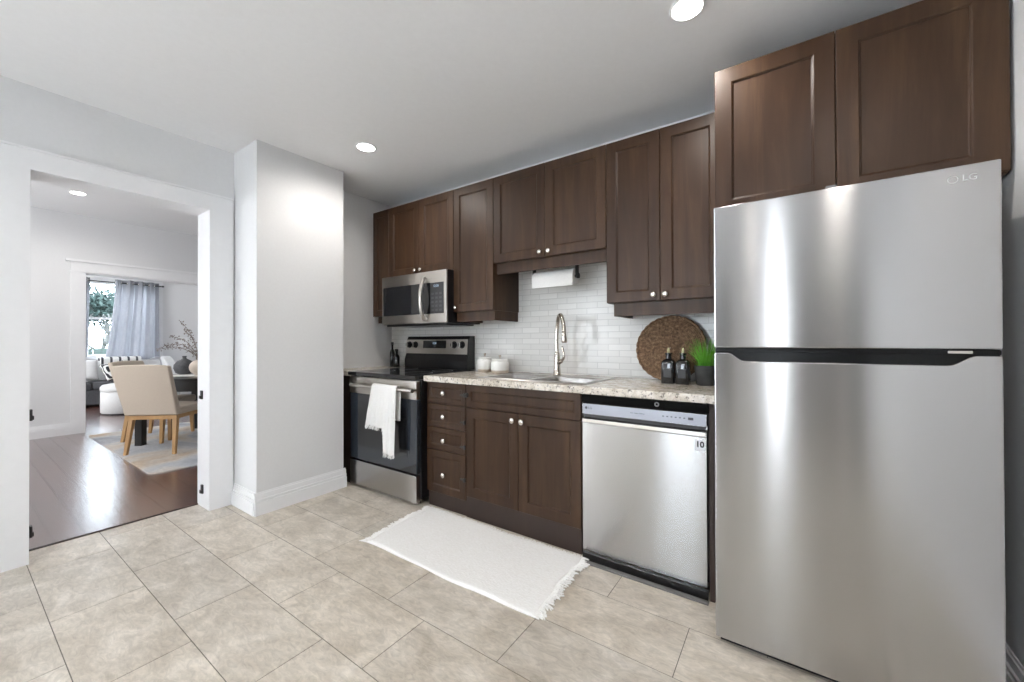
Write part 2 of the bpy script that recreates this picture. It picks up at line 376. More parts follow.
# door casing and jambs
cx0 = XW+.018
struct('door_1', [(XW, cx0, D0-.10, D0+.002, .0, DH), (XW, cx0, D1-.002, D1+.138, 0, DH), (XW, cx0, D0-.10, D1+.138, DH-.002, DH+.108), (XW, cx0+.006, D0-.10, D1+.138, DH+.100, DH+.112),
    (XT-.018, XW, D0-.018, D0+.003, 0, DH), (XT-.018, XW, D1-.003, D1+.018, 0, DH), (XT-.018, XW, D0, D1, DH-.003, DH+.015),
    (XT-.018, XT, D0-.11, D0, 0, DH), (XT-.018, XT, D1, D1+.11, 0, DH), (XT-.018, XT, D0-.11, D1+.11, DH, DH+.11)], 'trim')
# hinge leaves left on the jambs
for i, (x, y, z, where) in enumerate(((-3.385, D1-.009, .785, 'right jamb of the doorway at waist height'), (-3.372, D1-.009, .128, 'right jamb of the doorway near the floor'),
                                      (-3.315, D0+.010, .77, 'left jamb of the doorway at waist height'), (-3.30, D0+.010, .155, 'left jamb of the doorway near the floor'))):
    t = thing('gate_bracket', 'small dark metal bracket on the '+where, 'bracket', (x, y, z-.03), 'dark gate brackets on the doorway jambs')
    bm = bmesh.new(); bx(bm, x-.014, x+.014, y-.004, y+.0065, z-.03, z+.03, bev=.002); obj('plate', bm, 'dgrey', t)
    s = -1 if y > .5 else 1
    bm = bmesh.new(); bx(bm, x-.012, x+.012, min(y, y+s*.012), max(y, y+s*.012), z-.026, z-.004, bev=.003); obj('hook', bm, 'black', t)

# baseboards: stepped profile
def baseboard(name, x0, y0, x1, y1, nx, ny, h=.135):
    bm = bmesh.new()
    for d, a, b in ((.022, 0, h*.58), (.014, h*.58, h*.63), (.019, h*.63, h*.71), (.011, h*.71, h*.93), (.005, h*.93, h)):
        bx(bm, min(x0, x1, x0+nx*d), max(x0, x1, x1+nx*d), min(y0, y1, y0+ny*d), max(y0, y1, y1+ny*d), a, b)
    o = obj(name, bm, 'trim'); o['kind'] = 'structure'; return o
baseboard('baseboard_chase', -2.918, 1.213-.016, -2.918, 1.845+.016, 1, 0, .148)
baseboard('baseboard_chase_front', cx0, 1.213, -2.918, 1.213, 0, -1, .148)
baseboard('baseboard_left', XW, YF, XW, D0-.10, 1, 0)
baseboard('baseboard_right', XR, -1.14, XR, YB, -1, 0)
baseboard('baseboard_front', XL, YF, XR-.016, YF, 0, 1)
# windows and doors added out of view for fill and for the steel reflections
def window(name, axis, pos, a0, a1, z0, z1, bars=(), vbars=(), fw=.05, d=.05, sash=None):
    bm = bmesh.new()
    def b(p0, p1, q0, q1):
        if axis == 'y': bx(bm, p0, p1, pos-d/2, pos+d/2, q0, q1)
        else: bx(bm, pos-d/2, pos+d/2, p0, p1, q0, q1)
    b(a0, a0+fw, z0, z1); b(a1-fw, a1, z0, z1); b(a0+fw, a1-fw, z0, z0+fw); b(a0+fw, a1-fw, z1-fw, z1)
    for z in bars: b(a0+fw, a1-fw, z-.02, z+.02)
    for v in vbars: b(v-.018, v+.018, z0+fw, z1-fw)
    o = obj(name, bm, 'trim'); o['kind'] = 'structure'
    bm = bmesh.new()
    if axis == 'y': bx(bm, a0+fw, a1-fw, pos-.003, pos+.003, z0+fw, z1-fw)
    else: bx(bm, pos-.003, pos+.003, a0+fw, a1-fw, z0+fw, z1-fw)
    obj('pane', bm, 'pane', o); return o
window('added_window_1', 'y', YF-.05, *W1, .5, 2.2)  # added to frame the dishwasher streak lamp
window('added_window_4', 'x', XW-.06, *W4, .58, 2.22)  # opening added for the side fill lamp
window('added_window_2', 'y', YF-.05, *W2, .32, 2.28, fw=.02)  # added to frame the fridge streak lamp
bm = bmesh.new(); bx(bm, XR-.03, XR, -2.85, -1.25, 0, 2.03, bev=.004); dd = obj('added_door_2', bm, 'added_door_dark'); dd['kind'] = 'structure'  # unseen door added as a dark band in the fridge reflection
struct('added_trim_3', [(XR-.04, XR, -1.25, -1.14, 0, 2.03), (XR-.04, XR, -2.96, -2.85, 0, 2.03), (XR-.04, XR, -2.96, -1.14, 2.03, 2.14)], 'trim')  # casing added with it, a pale strip in the reflection
bm = bmesh.new(); bx(bm, .08, .50, YF, YF+.03, 0, 2.03, bev=.004); dd = obj('added_door_3', bm, 'added_door_mid'); dd['kind'] = 'structure'  # grey slab added to darken part of the fridge reflection
bm = bmesh.new(); bx(bm, -.93, -.66, YF, YF+.03, 0, 2.03, bev=.004); dd = obj('added_door_4', bm, 'added_door_dark'); dd['kind'] = 'structure'  # narrow slab added for the darker left edge of that reflection
# ------------------------------------------------------------------ dining room and living room shells
X2 = -7.40
struct('wall_dining_west', [(X2-.14, X2, -1.9, 1.07, -.06, HD), (X2-.14, X2, 1.07, 3.0, 2.045, HD), (X2-.14, X2, 3.0, 4.3, -.06, HD)], 'wall')
struct('wall_dining_south', [(-7.6, XT, -2.0, -1.8, -.06, HD)], 'wall')
struct('wall_dining_north', [(-7.6, XT, 4.2, 4.3, -.06, HD)], 'wall')
struct('trim_1', [(X2, X2+.018, .945, 1.072, 0, 2.05), (X2, X2+.018, 3.0, 3.12, 0, 2.05), (X2, X2+.018, .945, 3.12, 2.05, 2.175), (X2, X2+.040, .90, 3.16, 2.175, 2.205),
    (X2, X2+.024, .93, 3.13, 2.045, 2.058), (X2-.15, X2+.002, 1.06, 1.078, 0, 2.05), (X2-.15, X2+.002, 1.07, 3.0, 2.03, 2.05)], 'trim')
baseboard('baseboard_dining', X2, -1.8, X2, .945, 1, 0, .15)
struct('wall_living_west', [(-11.15, -11.0, -1.2, 1.60, -.06, HD), (-11.15, -11.0, 2.66, 4.8, -.06, HD), (-11.15, -11.0, 1.60, 2.66, -.06, .87), (-11.15, -11.0, 1.60, 2.66, 2.34, HD)], 'wall')
struct('wall_living_south', [(-11.15, -7.54, -1.3, -1.2, -.06, HD)], 'wall')
struct('wall_living_north', [(-11.15, -7.54, 4.7, 4.8, -.06, HD)], 'wall')
struct('wall_living_east', [(-7.56, -7.54, 4.3, 4.8, -.06, HD)], 'wall')
baseboard('baseboard_living', -11.0, -1.2, -11.0, 4.7, 1, 0, .14)
window('window_3', 'x', -11.08, 1.60, 2.66, .87, 2.34, bars=(1.62,), fw=.045)
struct('trim_2', [(-11.0, -10.93, 1.52, 2.74, .835, .872), (-11.0, -10.985, 1.52, 1.60, .87, 2.34), (-11.0, -10.985, 2.66, 2.74, .87, 2.34), (-11.0, -10.985, 1.52, 2.74, 2.34, 2.44)], 'trim')
# ground and greenery beyond the window
struct('ground', [(-24, -11.2, -6, 12, -.12, -.06)], 'snow')

# ------------------------------------------------------------------ cabinets
def shaker(name, x0, x1, z0, z1, y, parent, fw=.062, t=.02, dep=.010, mt='cab', gap=.0015, right=None):
    """framed door facing -y with a recessed panel"""
    x0 += gap; x1 -= gap; z0 += gap; z1 -= gap; ch = .010
    fr = right if right else fw
    bm = bmesh.new()
    def ring(a, b, c, d, yy): return [bm.verts.new(p) for p in ((a, yy, c), (b, yy, c), (b, yy, d), (a, yy, d))]
    e = .002
    back = ring(x0, x1, z0, z1, y+t); side = ring(x0, x1, z0, z1, y+e); o_ = ring(x0+e, x1-e, z0+e, z1-e, y)
    i_ = ring(x0+fw, x1-fr, z0+fw, z1-fw, y); j = ring(x0+fw+ch*.5, x1-fr-ch*.5, z0+fw+ch*.5, z1-fw-ch*.5, y+dep*.35)
    k = ring(x0+fw+ch*.6, x1-fr-ch*.6, z0+fw+ch*.6, z1-fw-ch*.6, y+dep*.8); l = ring(x0+fw+ch, x1-fr-ch, z0+fw+ch, z1-fw-ch, y+dep)
    for a, b in ((back, side), (side, o_), (o_, i_), (i_, j), (j, k), (k, l)):
        for q in range(4): bm.faces.new((a[q], a[(q+1)%4], b[(q+1)%4], b[q]))
    bm.faces.new(l); bm.faces.new(list(reversed(back)))
    return obj(name, bm, mt, parent)
def knob(x, y, z, parent, r=.0168):
    bm = bmesh.new()
    mt = Matrix.Translation((x, y, z)) @ Matrix.Rotation(pi/2, 4, 'X')
    lathe(bm, [(r*.55, -.001), (r*.42, .004), (r*.42, .012), (r*.9, .015), (r, .019), (r*.92, .024), (r*.5, .027), (0, .028)], n=20, mtx=mt)
    return obj('knob', bm, 'nickel', parent, smooth=True)
YD = 2.269      # wall cabinet door face
def wall_cab(label, x0, x1, z0, z1, doors, valance=None, knobs=(), y=YD, group='dark wall cabinets above the counter', yb=YB, fw=.058, top=True):
    t = thing('wall_cabinet', label, 'cabinet', ((x0+x1)/2, (y+yb)/2, z0), group)
    box_obj('body', 'cab', t, x0+.001, x1-.001, y+.021, yb-.001, z0, z1)
    kk = list(knobs)
    for i, (a, b) in enumerate(doors):
        d = shaker('door', a, b, z0, z1, y, t, fw=fw)
        if i < len(kk) and kk[i]: knob(kk[i][0], y, kk[i][1], d)
    if valance:
        a, b, zz, sides = valance
        bm = bmesh.new(); bx(bm, a, b, y+.03, y+.048, zz, z0, bev=.002)
        if 'l' in sides: bx(bm, a, a+.018, y+.048, yb-.002, zz, z0)
        if 'r' in sides: bx(bm, b-.018, b, y+.048, yb-.002, zz, z0)
        obj('valance', bm, 'cab', t)
    return t
ZT, ZB, ZM = 2.331, 1.380, 1.712
wall_cab('narrow tall wall cabinet at the left end, left of the microwave', -3.122, -2.899, ZB, ZT, [(-3.122, -2.899)], (-3.085, -2.915, ZB-.06, 'l'), fw=.05)
wall_cab('short two-door wall cabinet directly above the microwave', -2.898, -2.126, ZM, ZT, [(-2.898, -2.512), (-2.512, -2.126)], None, [(-2.545, 1.745), (-2.480, 1.745)])
wall_cab('tall single-door wall cabinet right of the microwave, knob at lower left', -2.125, -1.737, ZB, ZT, [(-2.125, -1.737)], (-2.118, -1.745, ZB-.072, 'lr'), [(-2.095, 1.413)])
wall_cab('short two-door wall cabinet over the sink and the paper towel', -1.736, -.891, ZM, ZT, [(-1.736, -1.311), (-1.311, -.891)], (-1.728, -.893, ZM-.075, ''), [(-1.345, 1.743), (-1.278, 1.743)])
wall_cab('tall two-door wall cabinet between the sink and the fridge', -.890, -.268, ZB, ZT, [(-.890, -.580), (-.580, -.268)], (-.855, -.275, ZB-.078, 'l'), [(-.613, 1.412), (-.551, 1.412)])
t = thing('fridge_cabinet', 'deep two-door cabinet mounted above the fridge', 'cabinet', (.16, 2.28, 1.70))
box_obj('body', 'cab', t, -.264, .587, 1.976, 2.605, 1.70, 2.345)
shaker('door', -.265, .152, 1.70, 2.345, 1.955, t, fw=.064)
shaker('door', .152, .588, 1.70, 2.345, 1.955, t, fw=.064, right=.080)

YC = 1.986
# drawer bank
t = thing('drawer_cabinet', 'four-drawer base cabinet right of the stove', 'cabinet', (-1.93, 2.3, 0))
box_obj('body', 'cab', t, -2.122, -1.751, YC+.021, 2.60, .10, .872)
box_obj('toe_kick', 'kick', t, -2.108, -1.751, YC+.012, YC+.03, 0, .10)
for z0, z1, kz in ((.722, .872, .800), (.559, .722, .638), (.402, .559, .475), (.103, .402, .240)):
    fw = .034 if z1-z0 < .2 else .05
    d = shaker('drawer', -2.118, -1.752, z0, z1, YC, t, fw=fw, dep=.007)
    knob(-1.946, YC, kz, d, .0185)
    bm = bmesh.new()
    zc = kz if z1-z0 > .2 or z0 > .7 else kz-.02
    bx(bm, -1.768, -1.753, YC-.012, YC+.002, zc-.013, zc+.013, bev=.003)
    bx(bm, -1.80, -1.768, YC-.006, YC+.001, zc-.005, zc+.005, bev=.001)
    c = obj('child_latch', bm, 'dgrey', d)
# sink cabinet
t = thing('sink_cabinet', 'two-door base cabinet under the sink with a false drawer front', 'cabinet', (-1.34, 2.3, 0))
box_obj('body', 'cab', t, -1.749, -.925, YC+.021, 2.60, .10, .70)
box_obj('toe_kick', 'kick', t, -1.750, -.925, YC+.004, YC+.02, 0, .135)
shaker('drawer_front', -1.750, -.925, .722, .872, YC, t, fw=.04)
d = shaker('door', -1.750, -1.336, .135, .722, YC, t); knob(-1.371, YC, .678, d, .0185)
d = shaker('door', -1.336, -.925, .135, .722, YC, t); knob(-1.304, YC, .676, d, .0185)
bm = bmesh.new(); bx(bm, -1.747, -1.727, YC-.014, YC+.002, .788, .816, bev=.003); bx(bm, -1.744, -1.730, YC-.02, YC-.013, .793, .811, bev=.002)
obj('child_latch', bm, 'dgrey', t)
# end panel between dishwasher and fridge
bm = bmesh.new(); bx(bm, -.293, -.272, 1.958, 2.60, 0, .872, bev=.001); tag(obj('end_panel', bm, 'kick'), 'dark wood end panel standing between dishwasher and fridge', 'panel')
# filler beside the stove
t = thing('base_filler', 'narrow dark base filler with a beige top left of the stove', 'cabinet', (-3.12, 2.2, 0))
box_obj('body', 'kick', t, -3.272, -2.955, 1.93, 2.604, 0, .875)
bm = bmesh.new(); bx(bm, -3.274, -2.951, 1.905, 2.604, .876, .914, bev=.003); obj('countertop', bm, 'granite', t)

# ------------------------------------------------------------------ countertop with sink cut-out
x0, x1, y0, y1 = -2.122, -.236, 1.955, 2.598
sx0, sx1, sy0, sy1 = -1.675, -.935, 2.075, 2.475
bm = bmesh.new()
xs = [x0, sx0, sx1, x1]; ys = [y0, sy0, sy1, y1]
for z in (.875, .915):
    pass
gt = [[bm.verts.new((x, y, .915)) for y in ys] for x in xs]
gb = [[bm.verts.new((x, y, .875)) for y in ys] for x in xs]
for i in range(3):
    for j in range(3):
        if i == 1 and j == 1: continue
        bm.faces.new((gt[i][j], gt[i+1][j], gt[i+1][j+1], gt[i][j+1])); bm.faces.new((gb[i][j], gb[i][j+1], gb[i+1][j+1], gb[i+1][j]))
for i in range(3):
    bm.faces.new((gt[i][0], gb[i][0], gb[i+1][0], gt[i+1][0])); bm.faces.new((gt[i][3], gt[i+1][3], gb[i+1][3], gb[i][3]))
    bm.faces.new((gt[0][i], gt[0][i+1], gb[0][i+1], gb[0][i])); bm.faces.new((gt[3][i], gb[3][i], gb[3][i+1], gt[3][i+1]))
bm.faces.new((gt[1][1], gt[2][1], gb[2][1], gb[1][1])); bm.faces.new((gt[1][2], gb[1][2], gb[2][2], gt[2][2]))
bm.faces.new((gt[1][1], gb[1][1], gb[1][2], gt[1][2])); bm.faces.new((gt[2][1], gt[2][2], gb[2][2], gb[2][1]))
ct = obj('countertop', bm, 'granite', bevel=.006)
tag(ct, 'long speckled beige granite-look countertop over sink cabinet and dishwasher', 'countertop')
bm = bmesh.new(); bx(bm, -3.272, XR-.001, 2.599, 2.6055, .875, 1.699)
tag(obj('backsplash', bm, 'splash'), 'backsplash of glossy white strip tiles on the wall behind the counter', 'backsplash')

# sink
t = thing('sink', 'double-bowl stainless steel sink set in the countertop', 'sink', (-1.305, 2.275, .915))
bm = bmesh.new()
X = [-1.692, -1.655, -1.335, -1.29, -.955, -.918]; Y = [2.040, 2.085, 2.395, 2.492]
zt = .9195
vt = [[bm.verts.new((x, y, zt)) for y in Y] for x in X]
for i in range(5):
    for j in range(3):
        if j == 1 and i in (1, 3): continue
        bm.faces.new((vt[i][j], vt[i+1][j], vt[i+1][j+1], vt[i][j+1]))
# outer lip
lo = {}
def lv(i, j):
    if (i, j) not in lo:
        lo[(i, j)] = bm.verts.new((X[i]+(-.004 if i == 0 else .004 if i == 5 else 0), Y[j]+(-.004 if j == 0 else .004 if j == 3 else 0), .9155))
    return lo[(i, j)]
for i in range(5):
    bm.faces.new((vt[i][0], lv(i,0), lv(i+1,0), vt[i+1][0])); bm.faces.new((vt[i][3], vt[i+1][3], lv(i+1,3), lv(i,3)))
for j in range(3):
    bm.faces.new((vt[0][j], vt[0][j+1], lv(0,j+1), lv(0,j))); bm.faces.new((vt[5][j], lv(5,j), lv(5,j+1), vt[5][j+1]))
obj('rim', bm, 'sinksteel', t)
for (a, b) in ((1, 2), (3, 4)):
    bm = bmesh.new()
    def rr(x0, x1, y0, y1, z, r=.035, n=6):
        out = []
        for cx, cy, a0 in ((x1-r, y1-r, 0), (x0+r, y1-r, pi/2), (x0+r, y0+r, pi), (x1-r, y0+r, 3*pi/2)):
            for k in range(n+1):
                an = a0+k*pi/2/n; out.append(bm.verts.new((cx+r*cos(an), cy+r*sin(an), z)))
        return out
    r1 = rr(X[a], X[b], Y[1], Y[2], zt, .004); r2 = rr(X[a]+.004, X[b]-.004, Y[1]+.004, Y[2]-.004, zt-.012, .03)
    r3 = rr(X[a]+.012, X[b]-.012, Y[1]+.012, Y[2]-.012, zt-.16, .04); r4 = rr(X[a]+.04, X[b]-.04, Y[1]+.04, Y[2]-.04, zt-.185, .03)
    for p, q in ((r1, r2), (r2, r3), (r3, r4)):
        k = len(p)
        for i in range(k): bm.faces.new((p[i], p[(i+1)%k], q[(i+1)%k], q[i]))
    bm.faces.new(r4); o = obj('basin', bm, 'sinksteel', t, auto=40)
    bm = bmesh.new(); lathe(bm, [(0, 0), (.02, 0), (.022, .004), (.04, .005), (.042, 0)], ((X[a]+X[b])/2, (Y[1]+Y[2])/2, zt-.185), 24); obj('drain', bm, 'chrome', o, smooth=True)

# faucet
fx, fy = -1.318, 2.447
t = thing('faucet', 'tall brushed nickel pull-down faucet behind the sink', 'faucet', (fx, fy, zt))
bm = bmesh.new(); lathe(bm, [(.030, 0), (.031, .006), (.026, .012), (.023, .05), (.021, .12), (.018, .15), (.014, .16), (0, .161)], (fx, fy, zt), 28); obj('body', bm, 'faucet', t, smooth=True)
dx, dy = .115, -.115
pts = smoothpath([(fx, fy, zt+.15), (fx-.004, fy, zt+.25), (fx+.006, fy-.004, zt+.35), (fx+.3*dx, fy+.3*dy, zt+.407), (fx+.62*dx, fy+.62*dy, zt+.405), (fx+.9*dx, fy+.9*dy, zt+.35), (fx+.98*dx, fy+.98*dy, zt+.29)])
bm = bmesh.new(); tube(bm, pts, .0135, 14); obj('spout', bm, 'faucet', t, smooth=True)
ex, ey = fx+.98*dx, fy+.98*dy
bm = bmesh.new(); tube(bm, [(ex-.001, ey, zt+.30), (ex, ey, zt+.27), (ex+.001, ey, zt+.235), (ex+.001, ey, zt+.225)], [.0125, .016, .020, .017], 20); obj('spray_head', bm, 'faucet', t, smooth=True)
bm = bmesh.new()
tube(bm, smoothpath([(fx+.012, fy-.006, zt+.085), (fx+.045, fy-.022, zt+.10), (fx+.066, fy-.03, zt+.125), (fx+.066, fy-.03, zt+.155), (fx+.052, fy-.026, zt+.20)]), [.014]*9+[.010]*10+[.0075]*14, 12)
obj('lever', bm, 'faucet', t, smooth=True)

# ------------------------------------------------------------------ stove
t = thing('stove', 'freestanding electric stove with black glass top and stainless front', 'stove', (-2.53, 2.2, 0))
SX0, SX1, SY = -2.945, -2.135, 1.91
box_obj('body', 'black', t, SX0+.012, SX1+.008, SY+.035, 2.57, .045, .885)
bm = bmesh.new()
bx(bm, SX0-.002, SX1-.012, SY-.008, 2.55, .886, .914, bev=.005); ck = obj('cooktop', bm, 'blackgloss', t)
for cx, cy, r in ((-2.76, 2.10, .10), (-2.76, 2.37, .085), (-2.34, 2.10, .115), (-2.34, 2.37, .085)):
    bm = bmesh.new(); lathe(bm, [(r-.004, .9141), (r-.004, .9146), (r, .9146), (r, .9141)], (cx, cy, 0), 48, cap=False); obj('burner_ring', bm, 'mgrey', ck)
dr = box_obj('oven_door', 'ovenglass', t, SX0+.022, SX1-.004, SY, SY+.034, .225, .745, bev=.004)
bm = bmesh.new(); bx(bm, SX0+.018, SX1-.004, SY-.004, SY+.034, .7455, .876, bev=.004); obj('top_rail', bm, 'steel2', dr)
bm = bmesh.new(); tube(bm, [(SX0+.105, SY-.052, .815), (SX1+.012, SY-.052, .815)], .014, 16)
for xx in (SX0+.125, SX1-.01): tube(bm, [(xx, SY-.052, .815), (xx, SY-.001, .815)], .010, 12)
obj('handle', bm, 'steel2', dr, auto=40)
bm = bmesh.new(); bx(bm, SX0+.13, SX1-.10, SY-.0015, SY+.002, .33, .68, bev=.001); obj('window', bm, 'blackgloss', dr)
bm = bmesh.new(); bx(bm, SX0+.024, SX1-.004, SY-.006, SY+.034, .020, .212, bev=.004); obj('drawer', bm, 'steel', t)
for xx in (SX0+.06, SX1-.05):
    for yy in (SY+.06, 2.5):
        bm = bmesh.new(); lathe(bm, [(.018, 0), (.018, .012), (.010, .014), (.010, .046)], (xx, yy, 0), 16); obj('foot', bm, 'dgrey', t)
# backguard
bm = bmesh.new(); prism(bm, [(2.555, .915), (2.597, .915), (2.597, 1.20), (2.545, 1.20), (2.530, 1.17), (2.520, 1.045), (2.50, .99), (2.50, .915)], 'x', -2.962, -2.187); bg = obj('backguard', bm, 'black', t)
bm = bmesh.new(); prism(bm, [(2.5165, 1.045), (2.5235, 1.045), (2.5335, 1.172), (2.5265, 1.172)], 'x', -2.9625, -2.205); obj('control_panel', bm, 'steel2', bg)
def tilt(u, dz=0): return 2.5165+(u-1.045)/.127*.010
bm = bmesh.new(); prism(bm, [(tilt(1.095)-.002, 1.095), (tilt(1.095)+.003, 1.095), (tilt(1.162)+.003, 1.162), (tilt(1.162)-.002, 1.162)], 'x', -2.735, -2.45); dp = obj('display', bm, 'blackgloss', bg)
text('clock_digits', '12:30', .022, (-2.59, tilt(1.14)-.0035, 1.138), 'display', dp)
for xx in (-2.918, -2.835, -2.352, -2.262):
    bm = bmesh.new(); mt = Matrix.Translation((xx, tilt(1.125), 1.125)) @ Matrix.Rotation(pi/2, 4, 'X')
    lathe(bm, [(.031, 0), (.031, .003), (.025, .006), (.024, .026), (.022, .029), (0, .030)], n=28, mtx=mt)
    kb = obj('knob', bm, 'black', bg, auto=40)
    bm = bmesh.new(); bx(bm, xx-.0045, xx+.0045, tilt(1.125)-.040, tilt(1.125)-.029, 1.104, 1.147, bev=.002); obj('grip', bm, 'steel2', kb)

# towel over the oven handle: draped sheet with folds
def towel():
    bm = bmesh.new(); NX, NZ = 44, 60
    ym = SY-.052
    rows_ = []
    def pos(s, tt):
        # s across 0..1, tt along the cloth: 0 front hem .. 1 back hem
        xc0 = -2.545+s*.275
        Lf = .295 if s < .52 else .295+min(1, (s-.52)/.08)*.185    # left flap is shorter, right half hangs longer
        Lb = .24
        total = Lf+.045+Lb; d = tt*total
        top = .829
        fold = .011*sin(s*15+.6)+.006*sin(s*31)
        if d < Lf:
            z = top-(Lf-d); h_ = (top-z)
            spread = 1+.45*h_*(1 if s < .52 else .25)
            x = -2.41+(xc0-(-2.41))*spread+(-.13*h_ if s < .52 else -.06*h_)
            y = ym-.0155-abs(fold)*min(1, h_*5)-.004-.02*h_*(s < .52)
            z += .004*sin(s*60)*(d < .02)
            return (x, y, z)
        if d < Lf+.045:
            a = (d-Lf)/.045*pi
            return (xc0, ym-.0155*cos(a)-.002, top+.0155*sin(a)*.9)
        q = d-Lf-.045
        return (xc0-.02*q, ym+.018+.003*sin(s*15), top-q)
    g_ = [[bm.verts.new(pos(i/NX, j/NZ)) for j in range(NZ+1)] for i in range(NX+1)]
    for i in range(NX):
        for j in range(NZ): bm.faces.new((g_[i][j], g_[i+1][j], g_[i+1][j+1], g_[i][j+1]))
    o = obj('cloth', bm, 'cloth', TW, smooth=True)
    s = o.modifiers.new('solid', 'SOLIDIFY'); s.thickness = .004; s.offset = 0
    bm = bmesh.new()
    for i in range(0, NX+1):
        for k in range(2):
            p = Vector(pos(min(1,(i+.5*k)/NX), 0)); tube(bm, [p, p+Vector((random.uniform(-.003,.003), random.uniform(-.004,.002), -.010)), p+Vector((random.uniform(-.006,.006), random.uniform(-.006,.002), -.018-random.random()*.008))], .0018, 4)
    fr = obj('fringe', bm, 'cloth', TW); fr['kind'] = 'stuff'
TW = thing('hand_towel', 'white fringed hand towel draped over the oven door handle', 'towel', (-2.43, 1.85, .83))
towel()

# ------------------------------------------------------------------ microwave
t = thing('microwave', 'stainless over-the-range microwave above the stove', 'microwave', (-2.51, 2.38, 1.295))
MX0, MX1, MY = -2.894, -2.128, 2.195
box_obj('body', 'black', t, MX0, MX1, MY+.018, 2.597, 1.297, 1.706)
bm = bmesh.new(); bx(bm, MX0, MX1, MY, MY+.018, 1.30, 1.705, bev=.003); fr = obj('front_frame', bm, 'steel2', t)
bm = bmesh.new(); bx(bm, MX0+.02, -2.362, MY-.0025, MY+.002, 1.372, 1.615, bev=.001); obj('window', bm, 'blackgloss', fr)
bm = bmesh.new(); bx(bm, -2.30, -2.155, MY-.0025, MY+.002, 1.372, 1.612, bev=.001); kp = obj('keypad', bm, 'dgrey', fr)
bm = bmesh.new(); bx(bm, -2.362, -2.30, MY-.0022, MY+.002, 1.372, 1.614); obj('grip_recess', bm, 'blackgloss', fr)
text('clock_digits', '12:30', .026, (-2.235, MY-.0035, 1.585), 'display', kp)
bm = bmesh.new()
for r_ in range(5):
    for c_ in range(3): bx(bm, -2.285+c_*.042, -2.285+c_*.042+.028, MY-.0033, MY-.002, 1.39+r_*.032, 1.39+r_*.032+.016)
obj('buttons', bm, mat('keypad_print', (.07,.07,.075), .5), kp)
bm = bmesh.new(); tube(bm, smoothpath([(-2.352, MY-.002, 1.650), (-2.352, MY-.03, 1.632), (-2.352, MY-.052, 1.56), (-2.352, MY-.058, 1.49), (-2.352, MY-.052, 1.42), (-2.352, MY-.03, 1.345), (-2.352, MY-.002, 1.328)], 6), .016, 12)
obj('handle', bm, 'steel2', t, smooth=True)
bm = bmesh.new(); bx(bm, MX0+.03, MX1-.03, MY+.03, 2.55, 1.282, 1.2965); obj('vent_grille', bm, 'black', t)
bm = bmesh.new(); bx(bm, -2.10, -1.86, 2.42, 2.50, 1.352, 1.378, bev=.004)
tag(obj('undercabinet_light', bm, 'black'), 'slim black light bar under the single-door wall cabinet beside microwave', 'light')

# ------------------------------------------------------------------ dishwasher
t = thing('dishwasher', 'stainless dishwasher with pocket handle between sink cabinet and fridge', 'dishwasher', (-.61, 2.28, 0))
DX0, DX1, DY = -.915, -.308, 1.984
box_obj('body', 'black', t, -.918, -.297, DY+.042, 2.57, .045, .868)
bm = bmesh.new()
# door skin with the recess for the pocket handle, section in (y, z)
prism(bm, [(DY, .040), (DY+.04, .040), (DY+.04, .825), (DY+.004, .825), (DY, .821), (DY, .767), (DY+.026, .765), (DY+.026, .748), (DY+.003, .744), (DY-.004, .740), (DY-.004, .722), (DY, .716)], 'x', DX0, DX1)
dr = obj('door', bm, 'steel', t)
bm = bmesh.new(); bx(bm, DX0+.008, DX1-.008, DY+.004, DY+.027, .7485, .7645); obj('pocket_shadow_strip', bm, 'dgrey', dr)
bm = bmesh.new(); bx(bm, DX0+.004, DX1-.003, DY-.0065, DY-.0035, .7245, .7405, bev=.001); obj('handle_lip', bm, 'chrome', dr)
bm = bmesh.new(); bx(bm, DX0+.002, DX1-.001, DY-.0012, DY+.001, .768, .8205); cp = obj('control_strip', bm, mat('dishwasher_control_strip', (.33,.34,.38), .35, .9), dr)
text('logo_text', 'LG', .018, (DX0+.045, DY-.002, .800), 'mark', cp)
bm = bmesh.new(); mt = Matrix.Translation((DX0+.022, DY-.0014, .800)) @ Matrix.Rotation(pi/2, 4, 'X'); lathe(bm, [(.0075, 0), (.0075, .0006), (0, .0006)], n=20, mtx=mt); obj('logo_roundel', bm, 'mark', cp)
text('program_marks', 'Auto  Heavy  Delicate', .008, (-.62, DY-.002, .797), 'mark', cp)
bm = bmesh.new()
for i in range(6): bx(bm, -.50+i*.019, -.492+i*.019, DY-.0022, DY-.001, .794, .799)
bx(bm, -.385, -.362, DY-.0022, DY-.001, .790, .802, bev=.0005); obj('buttons', bm, 'mark', cp)
bm = bmesh.new(); bx(bm, -.357, -.313, DY-.0012, DY+.001, .655, .706); st = obj('warranty_sticker', bm, 'sticker', dr)
text('sticker_number', '10', .036, (-.335, DY-.0018, .683), 'mark', st, bold=.0014)
bm = bmesh.new(); bx(bm, -.905, -.30, 1.956, 1.975, .0005, .037); obj('toe_gap_shade', bm, 'black', t)  # black bar standing in for the dark shadow gap below the door
bm = bmesh.new(); bx(bm, -.918, -.300, DY-.001, DY+.038, .828, .868); tb = obj('top_gap_rail', bm, mat('matt_black_gap', (.004,.004,.004), .8, spec=.1), t)
bm = bmesh.new(); mt = Matrix.Translation((-.525, DY-.002, .850)) @ Matrix.Rotation(pi/2, 4, 'X'); lathe(bm, [(.006, 0), (.011, 0), (.011, .004), (.006, .004), (.006, 0)], n=24, mtx=mt); obj('mounting_screw', bm, 'mgrey', tb)
bm = bmesh.new(); bx(bm, -.918, -.294, 1.918, 1.944, .0005, .009, bev=.002); tag(obj('floor_strip', bm, 'greyplate'), 'grey strip lying on the floor under the dishwasher door', 'strip')

